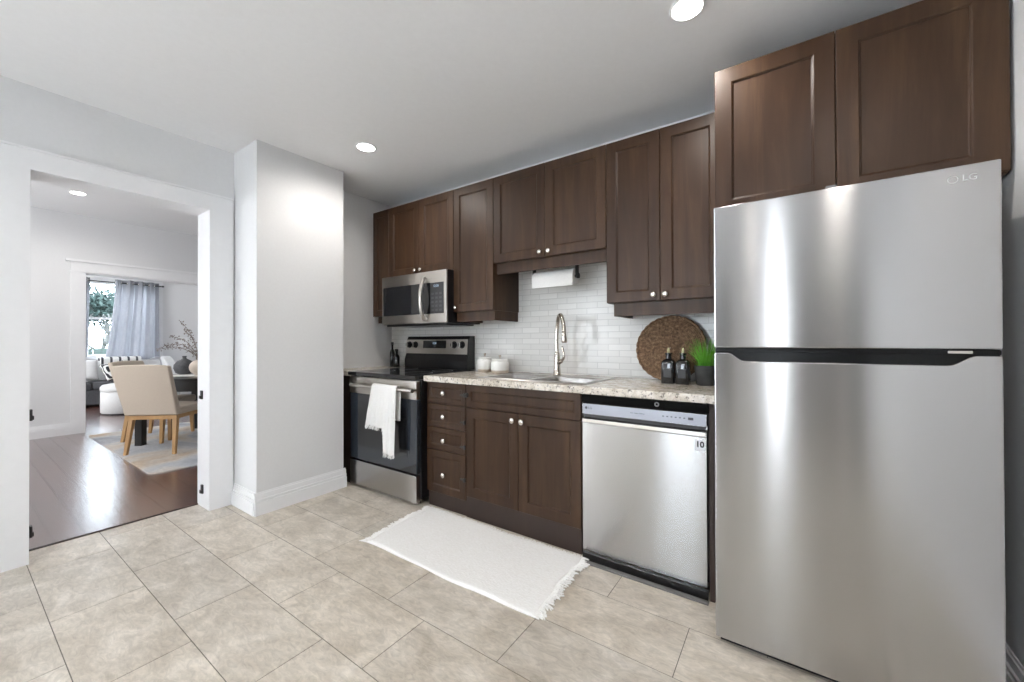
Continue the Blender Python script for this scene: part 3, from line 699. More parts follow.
# ------------------------------------------------------------------ fridge
t = thing('fridge', 'tall stainless top-freezer fridge with black pocket handle band', 'fridge', (.127, 2.1, 0))
FX0, FX1, FY = -.2350, .4930, 1.70
box_obj('body', 'mgrey', t, FX0+.006, FX1-.004, FY+.075, 2.50, .04, 1.655, bev=.004)
def fdoor(name, outline, bulge=.010):
    """front panel: outline in (x, z), front face subdivided and very slightly bowed, with a rounded edge"""
    bm = bmesh.new(); prism(bm, outline, 'y', FY, FY+.068)
    o = obj(name, bm, 'steel', t); b = o.modifiers.new('bevel', 'BEVEL'); b.width = .004; b.segments = 3; b.limit_method = 'ANGLE'; return o
fz = fdoor('freezer_door', [(FX0, 1.131), (FX1, 1.131), (FX1, 1.667), (FX0, 1.667)])
ol = [(FX0, .030), (FX1, .030), (FX1, 1.112)]
for k in range(9):
    a = k/8; sft = a*a*(3-2*a); ol.append((.445-.0*a-(.445-.385)*a, 1.112-.030*sft))
for k in range(9):
    a = k/8; sft = a*a*(3-2*a); ol.append((-.135-(.185-.135)*a-.005*a, 1.082+.030*sft))
ol.append((FX0, 1.112))
fdr = fdoor('fridge_door', ol)
bm = bmesh.new(); bx(bm, FX0+.003, FX1-.003, FY+.010, FY+.072, 1.05, 1.130); obj('pocket_handle', bm, 'blackband', t)
bm = bmesh.new(); bx(bm, FX0+.004, FX1-.003, FY+.001, FY+.012, 1.1145, 1.1285, bev=.002); obj('handle_trim', bm, 'blackband', t)
bm = bmesh.new(); bx(bm, .385, .435, FY-.001, FY+.006, 1.118, 1.126, bev=.002); obj('badge_clip', bm, 'steel2', t)
bm = bmesh.new(); bx(bm, FX0+.012, FX1-.01, FY+.03, FY+.09, .004, .034, bev=.003); obj('base_grille', bm, 'black', t)
bm = bmesh.new(); bx(bm, .105, .135, FY+.01, FY+.09, 1.668, 1.679, bev=.004); hg = obj('hinge_cover', bm, 'mgrey', t)
text('logo_text', 'LG', .026, (.432, FY-.0008, 1.628), 'etched', fz)
bm = bmesh.new(); mt = Matrix.Translation((.398, FY-.0006, 1.628)) @ Matrix.Rotation(pi/2, 4, 'X'); lathe(bm, [(.0095, 0), (.011, 0), (.011, .0006), (.0095, .0006), (.0095, 0)], n=28, mtx=mt)
obj('logo_roundel', bm, 'etched', fz)

# ------------------------------------------------------------------ small kitchen things
# paper towel
t = thing('towel_holder', 'dark bracket and rod under the cabinet above the sink', 'holder', (-1.33, 2.42, 1.637))
bm = bmesh.new()
for xx in (-1.484, -1.152): bx(bm, xx-.004, xx+.004, 2.400, 2.440, 1.575, 1.711, bev=.002)
bx(bm, -1.488, -1.148, 2.385, 2.455, 1.704, 1.7115); obj('bracket', bm, 'dgrey', t)
bm = bmesh.new(); tube(bm, [(-1.492, 2.42, 1.59), (-1.140, 2.42, 1.59)], .008, 12); tube(bm, [(-1.150, 2.42, 1.59), (-1.138, 2.42, 1.59)], .018, 16); obj('rod', bm, 'dgrey', t)
bm = bmesh.new(); mt = Matrix.Translation((-1.475, 2.42, 1.590)) @ Matrix.Rotation(pi/2, 4, 'Y')
lathe(bm, [(.019, .0), (.048, .0), (.051, .003), (.051, .312), (.048, .315), (.019, .315), (.019, 0)], n=40, mtx=mt)
prism(bm, [(2.369, 1.590), (2.3695, 1.53), (2.372, 1.525), (2.3708, 1.53), (2.3702, 1.59)], 'x', -1.472, -1.163)
tag(obj('paper_towel', bm, 'paper', auto=40), 'white paper towel roll hanging under the cabinet above the sink', 'paper towel')

# jars
def jar(x, y, r, h, label):
    t = thing('canister', label, 'jar', (x, y, .9155), 'white canisters beside the sink')
    bm = bmesh.new(); z = .9155
    lathe(bm, [(0, z+.001), (r*.90, z+.001), (r*.93, z+.004), (r*.96, z+.020), (r*.955, z+.021), (0, z+.021)], (x, y, 0), 36); obj('clay_foot', bm, 'beige', t, auto=50)
    bm = bmesh.new(); lathe(bm, [(0, z+.021), (r*.96, z+.021), (r, z+.028), (r, z+h*.80), (r*.93, z+h*.90), (r*.80, z+h*.93), (r*.80, z+h), (0, z+h)], (x, y, 0), 36); obj('body', bm, 'white', t, auto=50)
    bm = bmesh.new(); lathe(bm, [(0, z+h), (r*.86, z+h), (r*.88, z+h+.004), (r*.86, z+h+.010), (0, z+h+.014)], (x, y, 0), 36); ld = obj('lid', bm, 'white', t, auto=50)
    bm = bmesh.new(); lathe(bm, [(.006, z+h+.012), (.005, z+h+.022), (.011, z+h+.030), (.011, z+h+.036), (0, z+h+.040)], (x, y, 0), 20); obj('knob', bm, 'beige', ld, smooth=True)
jar(-1.968, 2.46, .062, .108, 'smaller white lidded ceramic canister, nearer the stove')
jar(-1.805, 2.44, .070, .096, 'wider white lidded ceramic canister, nearer the sink')

# oil bottles left of the stove
def oil(x, y, r, h, label, z=.9145):
    t = thing('oil_bottle', label, 'bottle', (x, y, z), 'slim dark bottles left of the stove')
    bm = bmesh.new(); lathe(bm, [(0, z), (r*.92, z), (r, z+.006), (r, z+h*.55), (r*.8, z+h*.64), (r*.42, z+h*.72), (r*.40, z+h*.9), (0, z+h*.9)], (x, y, 0), 24); obj('body', bm, 'bottle', t, smooth=True)
    bm = bmesh.new(); lathe(bm, [(r*.5, z+h*.88), (r*.5, z+h), (0, z+h)], (x, y, 0), 20); obj('cap', bm, 'black', t, auto=40)
    return t
oil(-3.115, 2.48, .024, .235, 'taller slim dark oil bottle in the corner left of the stove')
t = oil(-3.030, 2.46, .029, .17, 'shorter dark sauce bottle beside the taller bottle left of the stove')

# woven round tray leaning on the backsplash
t = thing('woven_tray', 'round woven seagrass tray leaning against the backsplash', 'tray', (-.585, 2.50, .918))
bm = bmesh.new(); n = 96; RR = .199
tm = Matrix.Translation((-.585, 2.506, .918+RR*cos(radians(13.5))+.002)) @ Matrix.Rotation(radians(90-13.5), 4, 'X')
ringz = 20
for k in range(ringz):
    r_ = .008+k*(RR-.018)/(ringz-1); k_n = max(14, int(r_*2*pi/.012))
    pts = []
    for i in range(k_n*3):
        a = 2*pi*i/(k_n*3); w = .0022*sin(i*2*pi/3+k*pi)
        pts.append((r_*cos(a), r_*sin(a), w))
    ringv = []
    for i, p in enumerate(pts):
        a = 2*pi*i/len(pts); ra = Vector((cos(a), sin(a), 0)); sw = .0052
        ringv.append([bm.verts.new(tm @ (Vector(p)+ra*sw*cos(q*pi/3)+Vector((0,0,1))*sw*sin(q*pi/3)*.8)) for q in range(6)])
    m_ = len(ringv)
    for i in range(m_):
        for q in range(6): bm.faces.new((ringv[i][q], ringv[(i+1)%m_][q], ringv[(i+1)%m_][(q+1)%6], ringv[i][(q+1)%6]))
obj('woven_disc', bm, 'wicker', t, smooth=True)
bm = bmesh.new(); m_ = 160; ringv = []
for i in range(m_):
    a = 2*pi*i/m_; ra = Vector((cos(a), sin(a), 0)); rr_ = RR-.006+.0028*abs(sin(a*15)); sw = .0075+.0015*abs(sin(a*15))
    ringv.append([bm.verts.new(tm @ (ra*rr_+Vector((0,0,.004))+ra*sw*.8*cos(q*pi/4)+Vector((0,0,1))*sw*sin(q*pi/4))) for q in range(8)])
for i in range(m_):
    for q in range(8): bm.faces.new((ringv[i][q], ringv[(i+1)%m_][q], ringv[(i+1)%m_][(q+1)%8], ringv[i][(q+1)%8]))
obj('braided_rim', bm, 'wicker', t, smooth=True)

# two black bottles with corks
def rsq(bm, x, y, hw, z, r, n=5):
    out = []
    for cx, cy, a0 in ((x+hw-r, y+hw-r, 0), (x-hw+r, y+hw-r, pi/2), (x-hw+r, y-hw+r, pi), (x+hw-r, y-hw+r, 3*pi/2)):
        for k in range(n+1):
            an = a0+k*pi/2/n; out.append(bm.verts.new((cx+r*cos(an), cy+r*sin(an), z)))
    return out
def black_bottle(x, y, label):
    t = thing('square_bottle', label, 'bottle', (x, y, .9155), 'black square bottles in front of the woven tray')
    bm = bmesh.new(); z = .9160; prof = [(.032, 0, .006), (.0345, .004, .009), (.0345, .112, .010), (.032, .124, .014), (.024, .134, .016), (.0165, .138, .0162), (.0155, .143, .0153), (.0155, .160, .0153), (.0195, .163, .0193), (.0195, .172, .0193)]
    rs = [rsq(bm, x, y, hw, z+dz, min(r, hw-.0002)) for hw, dz, r in prof]
    for p, q in zip(rs, rs[1:]):
        k = len(p)
        for i in range(k): bm.faces.new((p[i], p[(i+1)%k], q[(i+1)%k], q[i]))
    bm.faces.new(rs[0]); bm.faces.new(rs[-1]); obj('body', bm, 'bottle', t, auto=35)
    bm = bmesh.new(); lathe(bm, [(.006, z+.166), (.0075, z+.188), (.004, z+.200), (0, z+.202)], (x, y, 0), 16); obj('stopper', bm, 'sprig', t, smooth=True)
    bm = bmesh.new(); bx(bm, x-.020, x+.020, y-.0352, y-.034, z+.035, z+.085); obj('label_panel', bm, 'dgrey', t)
black_bottle(-.562, 2.372, 'black square-shouldered bottle with stopper, left one by the tray')
black_bottle(-.482, 2.358, 'black square-shouldered bottle with stopper, right one nearest the plant')

# potted grass
t = thing('potted_grass', 'bright green grass plant in a charcoal pot beside the fridge', 'plant', (-.372, 2.37, .9155))
bm = bmesh.new(); z = .9160; px, py = -.372, 2.375
lathe(bm, [(0, z), (.040, z), (.046, z+.006), (.056, z+.10), (.056, z+.106), (.050, z+.106), (.048, z+.090), (0, z+.090)], (px, py, 0), 32); obj('pot', bm, 'pot', t, auto=50)
bm = bmesh.new()
for i in range(170):
    a = random.random()*2*pi; rr_ = random.random()**.5*.04; ln = .09+random.random()*.11; le = random.random()*.095+.010; w = .0032
    b0 = Vector((px+rr_*cos(a), py+rr_*sin(a), z+.088)); dr_ = Vector((cos(a), sin(a), 0)); sd = Vector((-sin(a), cos(a), 0))
    if b0.y+le*sin(a) > 2.47: continue
    pr = None
    for k in range(6):
        s_ = k/5; p = b0+dr_*le*s_**1.8+Vector((0, 0, ln*s_*(1-.15*s_))); ww = w*(1-s_*.85)
        cu_ = [bm.verts.new(p-sd*ww), bm.verts.new(p+dr_*.0009), bm.verts.new(p+sd*ww)]
        if pr: bm.faces.new((pr[0], pr[1], cu_[1], cu_[0])); bm.faces.new((pr[1], pr[2], cu_[2], cu_[1]))
        pr = cu_
obj('foliage', bm, 'leaf', t)

# kitchen mat
t = thing('kitchen_mat', 'white cotton mat with fringed ends on the tile before the sink', 'rug', (-1.46, 1.70, 0))
cor = [Vector((-2.005, 1.408)), Vector((-.885, 1.418)), Vector((-.905, 1.955)), Vector((-2.055, 1.950))]
bm = bmesh.new(); NX, NY = 90, 44
def mp(u, v, top):
    p = (cor[0]*(1-u)+cor[1]*u)*(1-v)+(cor[3]*(1-u)+cor[2]*u)*v
    p = p+Vector((.006*sin(v*9)+.003*sin(v*23), .005*sin(u*8)+.003*sin(u*19)))
    z = .0015 if not top else .011+.0015*sin(u*11+v*4)+random.random()*.0016
    if top and (u in (0, 1) or v in (0, 1)): z = .006
    return (p.x, p.y, z)
A = [[bm.verts.new(mp(i/NX, j/NY, True)) for j in range(NY+1)] for i in range(NX+1)]
B = [[bm.verts.new(mp(i/NX, j/NY, False)) for j in range(NY+1)] for i in range(NX+1)]
for i in range(NX):
    for j in range(NY): bm.faces.new((A[i][j], A[i+1][j], A[i+1][j+1], A[i][j+1])); bm.faces.new((B[i][j], B[i][j+1], B[i+1][j+1], B[i+1][j]))
for i in range(NX): bm.faces.new((A[i][0], B[i][0], B[i+1][0], A[i+1][0])); bm.faces.new((A[i][NY], A[i+1][NY], B[i+1][NY], B[i][NY]))
for j in range(NY): bm.faces.new((A[0][j], A[0][j+1], B[0][j+1], B[0][j])); bm.faces.new((A[NX][j], B[NX][j], B[NX][j+1], A[NX][j+1]))
obj('pile', bm, 'rug', t, smooth=True)
bm = bmesh.new()
def tassel(p, d, ln, r=.004):
    p = Vector(p); d = Vector(d).normalized(); s_ = Vector((-d.y, d.x, 0))
    j_ = s_*random.uniform(-.4,.4)
    tube(bm, [p, p+(d+j_)*ln*.5+Vector((0,0,.004*random.random())), p+(d+j_*1.6)*ln+Vector((0,0,-.002))], [r, r*1.15, r*.6], 5)
for side, u in ((-1, 0), (1, 1)):
    for i in range(74):
        p = mp(u, i/73, False); tassel((p[0]-side*.004, p[1], .0065), (side, 0, 0), .030+random.random()*.022, .0048)
for i in range(120):
    p = mp(i/119, 1, False); tassel((p[0], p[1]-.003, .0065), (random.uniform(-.4,.4), 1, 0), .010+random.random()*.006, .003)
fr = obj('fringe', bm, 'rug', t); fr['kind'] = 'stuff'

# ------------------------------------------------------------------ recessed lights
def can(x, y, z, label, power, group='recessed ceiling lights'):
    t = thing('ceiling_light', label, 'light', (x, y, z), group)
    bm = bmesh.new(); lathe(bm, [(.058, z-.0005), (.058, z-.005), (.064, z-.006), (.070, z-.004), (.071, z-.0005)], (x, y, 0), 36, cap=False); obj('trim_ring', bm, 'trim', t, smooth=True)
    bm = bmesh.new(); lathe(bm, [(.0575, z-.0008), (.0575, z-.0045), (0, z-.0045)], (x, y, 0), 32); obj('lens', bm, 'light', t)
    l = bpy.data.lights.new('lamp', 'SPOT'); l.energy = power; l.spot_size = radians(172); l.spot_blend = .7; l.shadow_soft_size = .045; l.color = CAN_COL
    o = bpy.data.objects.new('lamp', l); C.objects.link(o); o.parent = t; o.location = (0, 0, -.02); return t
can(-.333, 1.737, H, 'round recessed ceiling light nearest the fridge cabinet', CAN_POWER*1.3)
can(-2.413, 1.698, H, 'round recessed ceiling light over the floor before the stove', CAN_POWER*1.35)
for x, y in ((.24, .65), (-1.25, .15), (-.33, -1.7), (-2.2, -1.7)):  # unseen fixtures and lamps added as kitchen fill
    c_ = can(x, y, H, 'added unseen ceiling light', CAN_POWER*(.65 if y < -1 else .9))
    c_['kind'] = 'structure'; del c_['label'], c_['category'], c_['group']; c_.name = 'fill_ceiling_light'
can(-6.32, .858, HD, 'round recessed ceiling light seen through the doorway', CAN_POWER*1.6)

# ------------------------------------------------------------------ dining room
bm = bmesh.new(); n = 10; rc = .10
rx0, rx1, ry0, ry1 = -7.05, -4.53, 1.05, 3.0
ol = []
for cx, cy, a0 in ((rx1-rc, ry1-rc, 0), (rx0+rc, ry1-rc, pi/2), (rx0+.03, ry0+.03, pi), (rx1-rc, ry0+rc, 3*pi/2)):
    r_ = .03 if a0 == pi else rc
    for k in range(n+1):
        an = a0+k*pi/2/n; ol.append((cx+r_*cos(an), cy+r_*sin(an)))
prism(bm, ol, 'z', .0012, .012); o = obj('area_rug', bm, 'patch'); tag(o, 'faded grey and beige patterned rug under the dining table', 'rug')

# table: black, set at an angle
TA = math.atan2(.64, .77)          # direction of the long side
tp = Vector((cos(TA), sin(TA))); td = Vector((-sin(TA), cos(TA)))
A0 = Vector((-5.9, 1.26))-tp*.05-td*.05
Tc = A0+tp*.80+td*.50
t = thing('dining_table', 'black rectangular dining table behind the beige chairs', 'table', (0,0,0))
bm = bmesh.new(); bx(bm, -.80, .80, -.50, .50, .718, .752, bev=.003); obj('tabletop', bm, 'tblack', t)
bm = bmesh.new()
for a in ((-.72,.72,-.45,-.425), (-.72,.72,.425,.45), (-.75,-.725,-.42,.42), (.725,.75,-.42,.42)): bx(bm, *a, .60, .718)
obj('apron', bm, 'tblack', t)
for sx_ in (-1, 1):
    for sy_ in (-1, 1):
        bm = bmesh.new(); x_, y_ = sx_*.735, sy_*.435; bx(bm, x_-.036, x_+.036, y_-.036, y_+.036, .013, .717, bev=.003); obj('leg', bm, 'tblack', t)
t.location = (Tc.x, Tc.y, 0); t.rotation_euler = (0, 0, TA)
def on_table(x, y): p = Tc+tp*x+td*y; return p.x, p.y
# chair: beige upholstered, oak legs; local: faces +y, origin at floor centre
def make_chair(label):
    t = thing('dining_chair', label, 'chair', (0,0,0), 'beige dining chairs')
    bm = bmesh.new(); bx(bm, -.245, .245, -.20, .25, .405, .485, bev=.028, seg=4); obj('seat', bm, 'chairfab', t, auto=60)
    bm = bmesh.new()
    W_ = 12; Hh = 14
    def bp(u, v, s):    # curved, gently flaring back
        x = (u-.5)*(.50+.015*v); y = -.215-.15*v-.012*(1-(2*u-1)**2)+(.035 if s else -.035)*(1-.35*v); z = .41+v*.51+.012*(1-(2*u-1)**2)*v
        return (x, y, z)
    G = [[[bm.verts.new(bp(i/W_, j/Hh, s)) for j in range(Hh+1)] for i in range(W_+1)] for s in (0, 1)]
    for i in range(W_):
        for j in range(Hh):
            for s in (0, 1): bm.faces.new((G[s][i][j], G[s][i+1][j], G[s][i+1][j+1], G[s][i][j+1]))
    for i in range(W_):
        for j in (0, Hh): bm.faces.new((G[0][i][j], G[0][i+1][j], G[1][i+1][j], G[1][i][j]))
    for j in range(Hh):
        for i in (0, W_): bm.faces.new((G[0][i][j], G[0][i][j+1], G[1][i][j+1], G[1][i][j]))
    o = obj('backrest', bm, 'chairfab', t, auto=60); b = o.modifiers.new('bevel', 'BEVEL'); b.width = .012; b.segments = 3; b.limit_method = 'ANGLE'; b.angle_limit = radians(50)
    bm = bmesh.new(); bx(bm, -.235, .235, -.238, -.205, .365, .404); bx(bm, -.225, .225, .20, .225, .365, .404); bx(bm, -.225, -.20, -.19, .20, .365, .404); bx(bm, .20, .225, -.19, .20, .365, .404)
    obj('seat_rail', bm, 'oak', t)
    for sx_ in (-1, 1):
        for (yt, yb_) in ((-.20, -.255), (.205, .215)):
            bm = bmesh.new(); x_ = sx_*.205; xb = sx_*.228
            vt = [bm.verts.new((x_+a*.021, yt+b*.021, .404)) for a, b in ((-1,-1),(1,-1),(1,1),(-1,1))]
            vb = [bm.verts.new((xb+a*.014, yb_+b*.014, .0125)) for a, b in ((-1,-1),(1,-1),(1,1),(-1,1))]
            bm.faces.new(vt); bm.faces.new(list(reversed(vb)))
            for q in range(4): bm.faces.new((vt[q], vb[q], vb[(q+1)%4], vt[(q+1)%4]))
            obj('leg', bm, 'oak', t)
    return t
ch = make_chair('beige upholstered dining chair with oak legs, nearest, back to the doorway')
ra = math.atan2(1.375-1.08, 5.5-5.17); 
# rear legs sit at local (+-.228, -.255)
def place(o, rl, rr_):
    rl = Vector(rl); rr_ = Vector(rr_); ax = (rr_-rl).normalized(); fw_ = Vector((-ax.y, ax.x)); c = (rl+rr_)/2+fw_*.255
    return (c.x, c.y, 0), math.atan2(ax.y, ax.x)
loc, rz = place(ch, (-5.505, 1.085), (-5.165, 1.378)); ch.location = loc; ch.rotation_euler = (0, 0, rz)
loc, rz = place(ch, (-6.575, 1.51), (-6.26, 1.21)); dup(ch, loc, rz, 'second beige dining chair, mostly hidden behind the nearest one', 'beige dining chairs')
# slate bench across the table
t = thing('bench', 'slate grey upholstered bench beyond the near corner of the table', 'bench', (0,0,0))
bm = bmesh.new(); bx(bm, -.55, .55, -.19, .19, .40, .47, bev=.02); obj('seat', bm, 'slate', t, auto=50)
for sx_ in (-1, 1):
    for sy_ in (-1, 1): bm = bmesh.new(); bx(bm, sx_*.50-.022, sx_*.50+.022, sy_*.15-.022, sy_*.15+.022, .0125, .40); obj('leg', bm, 'tblack', t)
p_ = on_table(.30, .78); t.location = (p_[0], p_[1], 0); t.rotation_euler = (0, 0, TA)
# placemat, vase, globe with twigs
mx_, my_ = -5.90, 1.745
bm = bmesh.new(); bx(bm, -.22, .22, -.15, .15, .7525, .757); o = obj('placemat', bm, 'cloth'); tag(o, 'white placemat on the corner of the black dining table', 'placemat'); o.location = (mx_-.03, my_-.02, 0); o.rotation_euler = (0, 0, TA)
t = thing('bottle_vase', 'round charcoal bottle vase on the dining table', 'vase', (-6.05, 1.735, .757))
bm = bmesh.new(); vx, vy, z = -6.13, 1.735, .757
t.location = (vx, vy, z)
lathe(bm, [(0, z), (.05, z), (.085, z+.02), (.108, z+.075), (.105, z+.115), (.075, z+.160), (.035, z+.185), (.020, z+.195), (.019, z+.215), (.026, z+.225), (.020, z+.225), (.012, z+.2), (0, z+.2)], (vx, vy, 0), 36); obj('body', bm, 'vase', t, smooth=True)
gx, gy = -5.78, 1.785; z = .7575
bm = bmesh.new(); prof = [(0, 0), (.04, 0)]+[(.105*sin(a), .095-.095*cos(a)) for a in [radians(x) for x in range(28, 166, 12)]]+[(.026, .188), (.022, .188), (.018, .17), (0, .17)]
lathe(bm, [(r_, z+h_) for r_, h_ in prof], (gx, gy, 0), 36); t = obj('globe_vase', bm, 'globe', smooth=True); tag(t, 'cream globe-shaped clay vase at the edge of the dining table', 'vase')
t = thing('twig_arrangement', 'dry flowering twigs arching left out of the cream vase', 'twigs', (gx, gy, z+.17))
V = lambda u, v, x: None
from mathutils import noise as mn
ends = [((-5.9, 1.63, 1.40), .55), ((-5.95, 1.55, 1.22), .5), ((-5.8, 1.39, 1.07), .45), ((-5.9, 1.66, 1.30), .5), ((-5.8, 1.47, 1.12), .4), ((-5.75, 1.85, 1.38), .4)]
for (e, k) in ends:
    b0 = Vector((gx, gy, z+.16)); e = Vector(e); mid = b0.lerp(e, .5)+Vector((0, 0, .10))
    pts = smoothpath([b0, b0+Vector((0,0,.05))+(e-b0)*.06, mid, e], 7)
    bm = bmesh.new(); tube(bm, pts, [.005-.0035*i/(len(pts)-1) for i in range(len(pts))], 6); br_ = obj('twig', bm, 'branch', t, smooth=True)
    bm = bmesh.new()
    for i in range(6, len(pts)):
        for q in range(3):
            p = pts[i]+Vector([random.uniform(-.022,.022) for _ in range(3)]); rr_ = random.uniform(.004,.008)
            bmesh.ops.create_icosphere(bm, subdivisions=1, radius=rr_, matrix=Matrix.Translation(p))
            tube(bm, [pts[i], p], .0012, 4)
    obj('buds', bm, 'branch', br_)

# ------------------------------------------------------------------ living room
# curtain on a rod
t = thing('curtain_rod', 'thin dark curtain rod over the far window', 'curtain rod', (-10.88, 2.1, 2.32))
bm = bmesh.new(); tube(bm, [(-10.88, 1.50, 2.325), (-10.88, 2.70, 2.325)], .011, 12); obj('rod', bm, 'dgrey', t)
bm = bmesh.new(); lathe(bm, [(0,-.02),(.018,-.015),(.022,0),(.018,.015),(0,.02)], (-10.88, 2.71, 2.325), 16); obj('finial', bm, 'dgrey', t, smooth=True)
for yy in (1.53, 2.685): bm = bmesh.new(); tube(bm, [(-10.88, yy, 2.325), (-10.99, yy, 2.325)], .007, 8); obj('bracket', bm, 'dgrey', t)
def curtain(label, ya0, ya1, yb0, yb1, zb, folds, bulge=0):
    t = thing('curtain', label, 'curtain', (-10.88, (ya0+ya1)/2, zb), 'curtains at the far window')
    bm = bmesh.new(); NX, NZ = 120, 40; G = []
    for i in range(NX+1):
        u = i/NX; col_ = []
        for j in range(NZ+1):
            v = j/NZ      # 0 top
            k = v**1.6
            y = (ya0+(ya1-ya0)*u)*(1-k)+(yb0+(yb1-yb0)*u)*k
            x = -10.88+(.055*sin(u*folds*2*pi+.3*v)+.012*sin(u*folds*5.3*pi+v))*(1-.2*v)+.015*sin(u*5+v*3)+bulge*v*v*.08
            z = 2.385-(2.385-zb)*v+(.05*sin(u*7+1)*v**8)
            col_.append(bm.verts.new((x, y, z)))
        G.append(col_)
    for i in range(NX):
        for j in range(NZ): bm.faces.new((G[i][j], G[i+1][j], G[i+1][j+1], G[i][j+1]))
    obj('fabric', bm, 'curtain', t, smooth=True)
    for q in range(int(folds*2)):
        u = (q+.0)/(folds*2)+.004; y = ya0+(ya1-ya0)*u
        bm = bmesh.new(); 
        mt = Matrix.Translation((-10.88, y, 2.325)) @ Matrix.Rotation(pi/2, 4, 'X')
        lathe(bm, [(.018, -.006), (.030, -.006), (.030, .006), (.018, .006), (.018, -.006)], n=16, mtx=mt); obj('grommet', bm, 'nickel', t, smooth=True)
curtain('grey-blue grommet curtain hanging over the right part of the far window', 1.98, 2.65, 1.82, 2.64, .80, 4, 1)
curtain('edge of a grey-blue curtain at the left side of the far window', 1.565, 1.64, 1.55, 1.59, .82, 1)

# sofa along the far wall
t = thing('sofa', 'pale grey sofa with charcoal base under the far window', 'sofa', (-10.350, 2.0, 0))
bm = bmesh.new(); bx(bm, -10.700, -10.120, .5, 2.62, .04, .30, bev=.02); obj('base', bm, 'sofadark', t)
bm = bmesh.new(); bx(bm, -10.640, -10.100, .52, 1.55, .302, .44, bev=.04); obj('seat_cushion', bm, 'sofadark', t, auto=50)
bm = bmesh.new(); bx(bm, -10.640, -10.100, 1.56, 2.60, .302, .44, bev=.04); obj('seat_cushion', bm, 'sofadark', t, auto=50)
bm = bmesh.new(); bx(bm, -10.780, -10.600, .5, 2.62, .302, .80, bev=.05); obj('backrest', bm, 'sofawhite', t, auto=50)
bm = bmesh.new(); prism(bm, [(-10.760, .02), (-10.100, .02), (-10.100, .60), (-10.200, .66), (-10.620, .84), (-10.760, .86)], 'y', 2.63, 2.80); obj('armrest', bm, 'sofawhite', t, bevel=.03)
def cushion(name, label, c, s, rot, mt, cat='cushion'):
    bm = bmesh.new(); n_ = 16
    def pp(u, v, sg):
        a = (u-.5)*2; b = (v-.5)*2
        th = (max(0, 1-a**4)*max(0, 1-b**4))**.5
        pin = 1-.07*(1-a*a)*(abs(b)**2) ; pin2 = 1-.07*(1-b*b)*(abs(a)**2)
        return Vector((sg*s[0]*.5*th, a*s[1]*.5*pin2, b*s[2]*.5*pin))
    G = [[[bm.verts.new(pp(i/n_, j/n_, sg)) for j in range(n_+1)] for i in range(n_+1)] for sg in (-1, 1)]
    for sg in (0, 1):
        for i in range(n_):
            for j in range(n_): bm.faces.new((G[sg][i][j], G[sg][i+1][j], G[sg][i+1][j+1], G[sg][i][j+1]))
    bmesh.ops.remove_doubles(bm, verts=bm.verts, dist=.0005)
    o = obj(name, bm, mt, smooth=True); o.location = c; o.rotation_euler = rot; tag(o, label, cat); return o
cushion('cushion', 'plain white cushion at the left on the far sofa', (-10.340, 1.45, .645), (.18, .44, .40), (0, radians(-18), 0), 'sofawhite')
cushion('cushion', 'black and white patterned cushion on the far sofa', (-10.230, 1.86, .62), (.15, .34, .34), (radians(12), radians(-20), radians(6)), 'print')
bm = bmesh.new(); prism(bm, [(-10.830, .60), (-10.805, .60), (-10.800, .83), (-10.780, .852), (-10.600, .852), (-10.575, .83), (-10.570, .68), (-10.545, .68), (-10.550, .84), (-10.590, .872), (-10.800, .872), (-10.830, .84)], 'y', 1.72, 2.30)
w_ = bpy.data.materials.new('striped_throw'); M['throw'] = mat('striped_throw', (.8,.8,.8), .9)
wv = N(M['throw'], 'ShaderNodeTexWave', wave_type='BANDS', bands_direction='Y'); wv.inputs['Scale'].default_value = 2.6; L(M['throw'], coords(M['throw']), wv.inputs[0])
L(M['throw'], ramp(M['throw'], wv.outputs['Fac'], [(.78,(.82,.82,.80)), (.86,(.05,.05,.06))]), bsdf(M['throw']).inputs['Base Color'])
tag(obj('throw_blanket', bm, 'throw', bevel=.006), 'white throw with dark stripes laid over the sofa back', 'blanket')
# ottoman
t = thing('ottoman', 'round white upholstered ottoman left of the beige chair', 'ottoman', (-9.0, 1.78, 0))
ox, oy, orr = -8.98, 1.83, .36
bm = bmesh.new(); lathe(bm, [(0, .02), (orr-.01, .02), (orr, .03), (orr, .355), (orr-.008, .362), (0, .362)], (ox, oy, 0), 48); obj('body', bm, 'ottoman', t, auto=50)
bm = bmesh.new(); lathe(bm, [(0, .3625), (orr-.006, .3625), (orr+.004, .372), (orr+.004, .430), (orr-.02, .462), (orr-.08, .476), (0, .480)], (ox, oy, 0), 48); obj('lid', bm, 'ottoman', t, auto=50)
bm = bmesh.new(); lathe(bm, [(0, .0015), (orr-.02, .0015), (orr-.02, .0195), (0, .0195)], (ox, oy, 0), 40); obj('foot_ring', bm, 'dgrey', t)
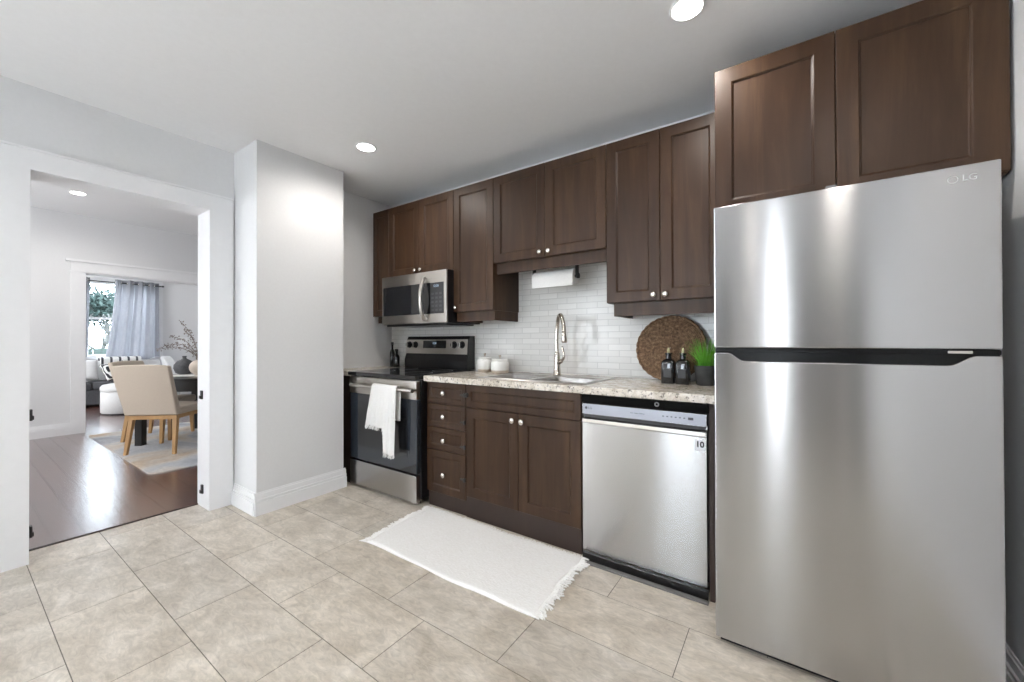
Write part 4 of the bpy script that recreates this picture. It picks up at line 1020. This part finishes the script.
# small white plate on the living room wall
bm = bmesh.new(); bx(bm, -10.998, -10.975, 2.98, 3.16, 1.03, 1.25, bev=.004); tag(obj('wall_box', bm, 'trim'), 'small square white box on the far wall right of the curtain', 'box')

# ------------------------------------------------------------------ outside the far window
def tree(x, y, h_, label, leafy):
    t = thing('tree', label, 'tree', (x, y, -.06), 'trees outside the far window')
    rnd = random.Random(int(abs(x*10+y*3)))
    bm = bmesh.new(); tips = []
    def grow(p, d, ln, r, lv_):
        q = p+d*ln; m2_ = p.lerp(q, .5)+Vector((rnd.uniform(-1,1), rnd.uniform(-1,1), 0))*ln*.06
        tube(bm, [p, m2_, q], [r, r*.85, r*.65], 6)
        if lv_ == 0: tips.append(q); return
        for _ in range(3):
            nd = (d+Vector((rnd.uniform(-1,1), rnd.uniform(-1,1), rnd.uniform(-.35,.7)))*.75).normalized(); grow(q, nd, ln*.72, r*.6, lv_-1)
    grow(Vector((x, y, -.06)), Vector((0, 0, 1)), h_*.28, h_*.022, 4); obj('trunk', bm, 'bark', t, smooth=True)
    if leafy:
        bm = bmesh.new()
        for q in tips:
            for _ in range(44):
                c = q+Vector([rnd.gauss(0, .22) for _ in range(3)]); a = Vector([rnd.uniform(-1,1) for _ in range(3)]).normalized()*.07; b = Vector([rnd.uniform(-1,1) for _ in range(3)]).normalized()*.05
                bm.faces.new([bm.verts.new(c-a), bm.verts.new(c+b), bm.verts.new(c+a), bm.verts.new(c-b)])
        obj('foliage', bm, 'needles', t)
tree(-13.95, 2.12, 2.5, 'bare branching tree close outside the far window', False)
tree(-16.8, 2.75, 3.1, 'grey-green leafy tree further behind the bare tree outside', True)
tree(-19.5, -.4, 4.2, 'grey-green leafy tree at the back left outside the window', True)
t = thing('garden_fence', 'weathered green-grey board fence outside the far window', 'fence', (-13.6, 3, -.06))
bm = bmesh.new()
for i in range(40): bx(bm, -13.62, -13.60, 0+i*.15, .14+i*.15, -.06, 1.0)
obj('boards', bm, 'fence', t)
bm = bmesh.new(); bx(bm, -13.60, -13.56, 0, 6, .75, .83); bx(bm, -13.60, -13.56, 0, 6, .1, .18); obj('rails', bm, 'fence', t)
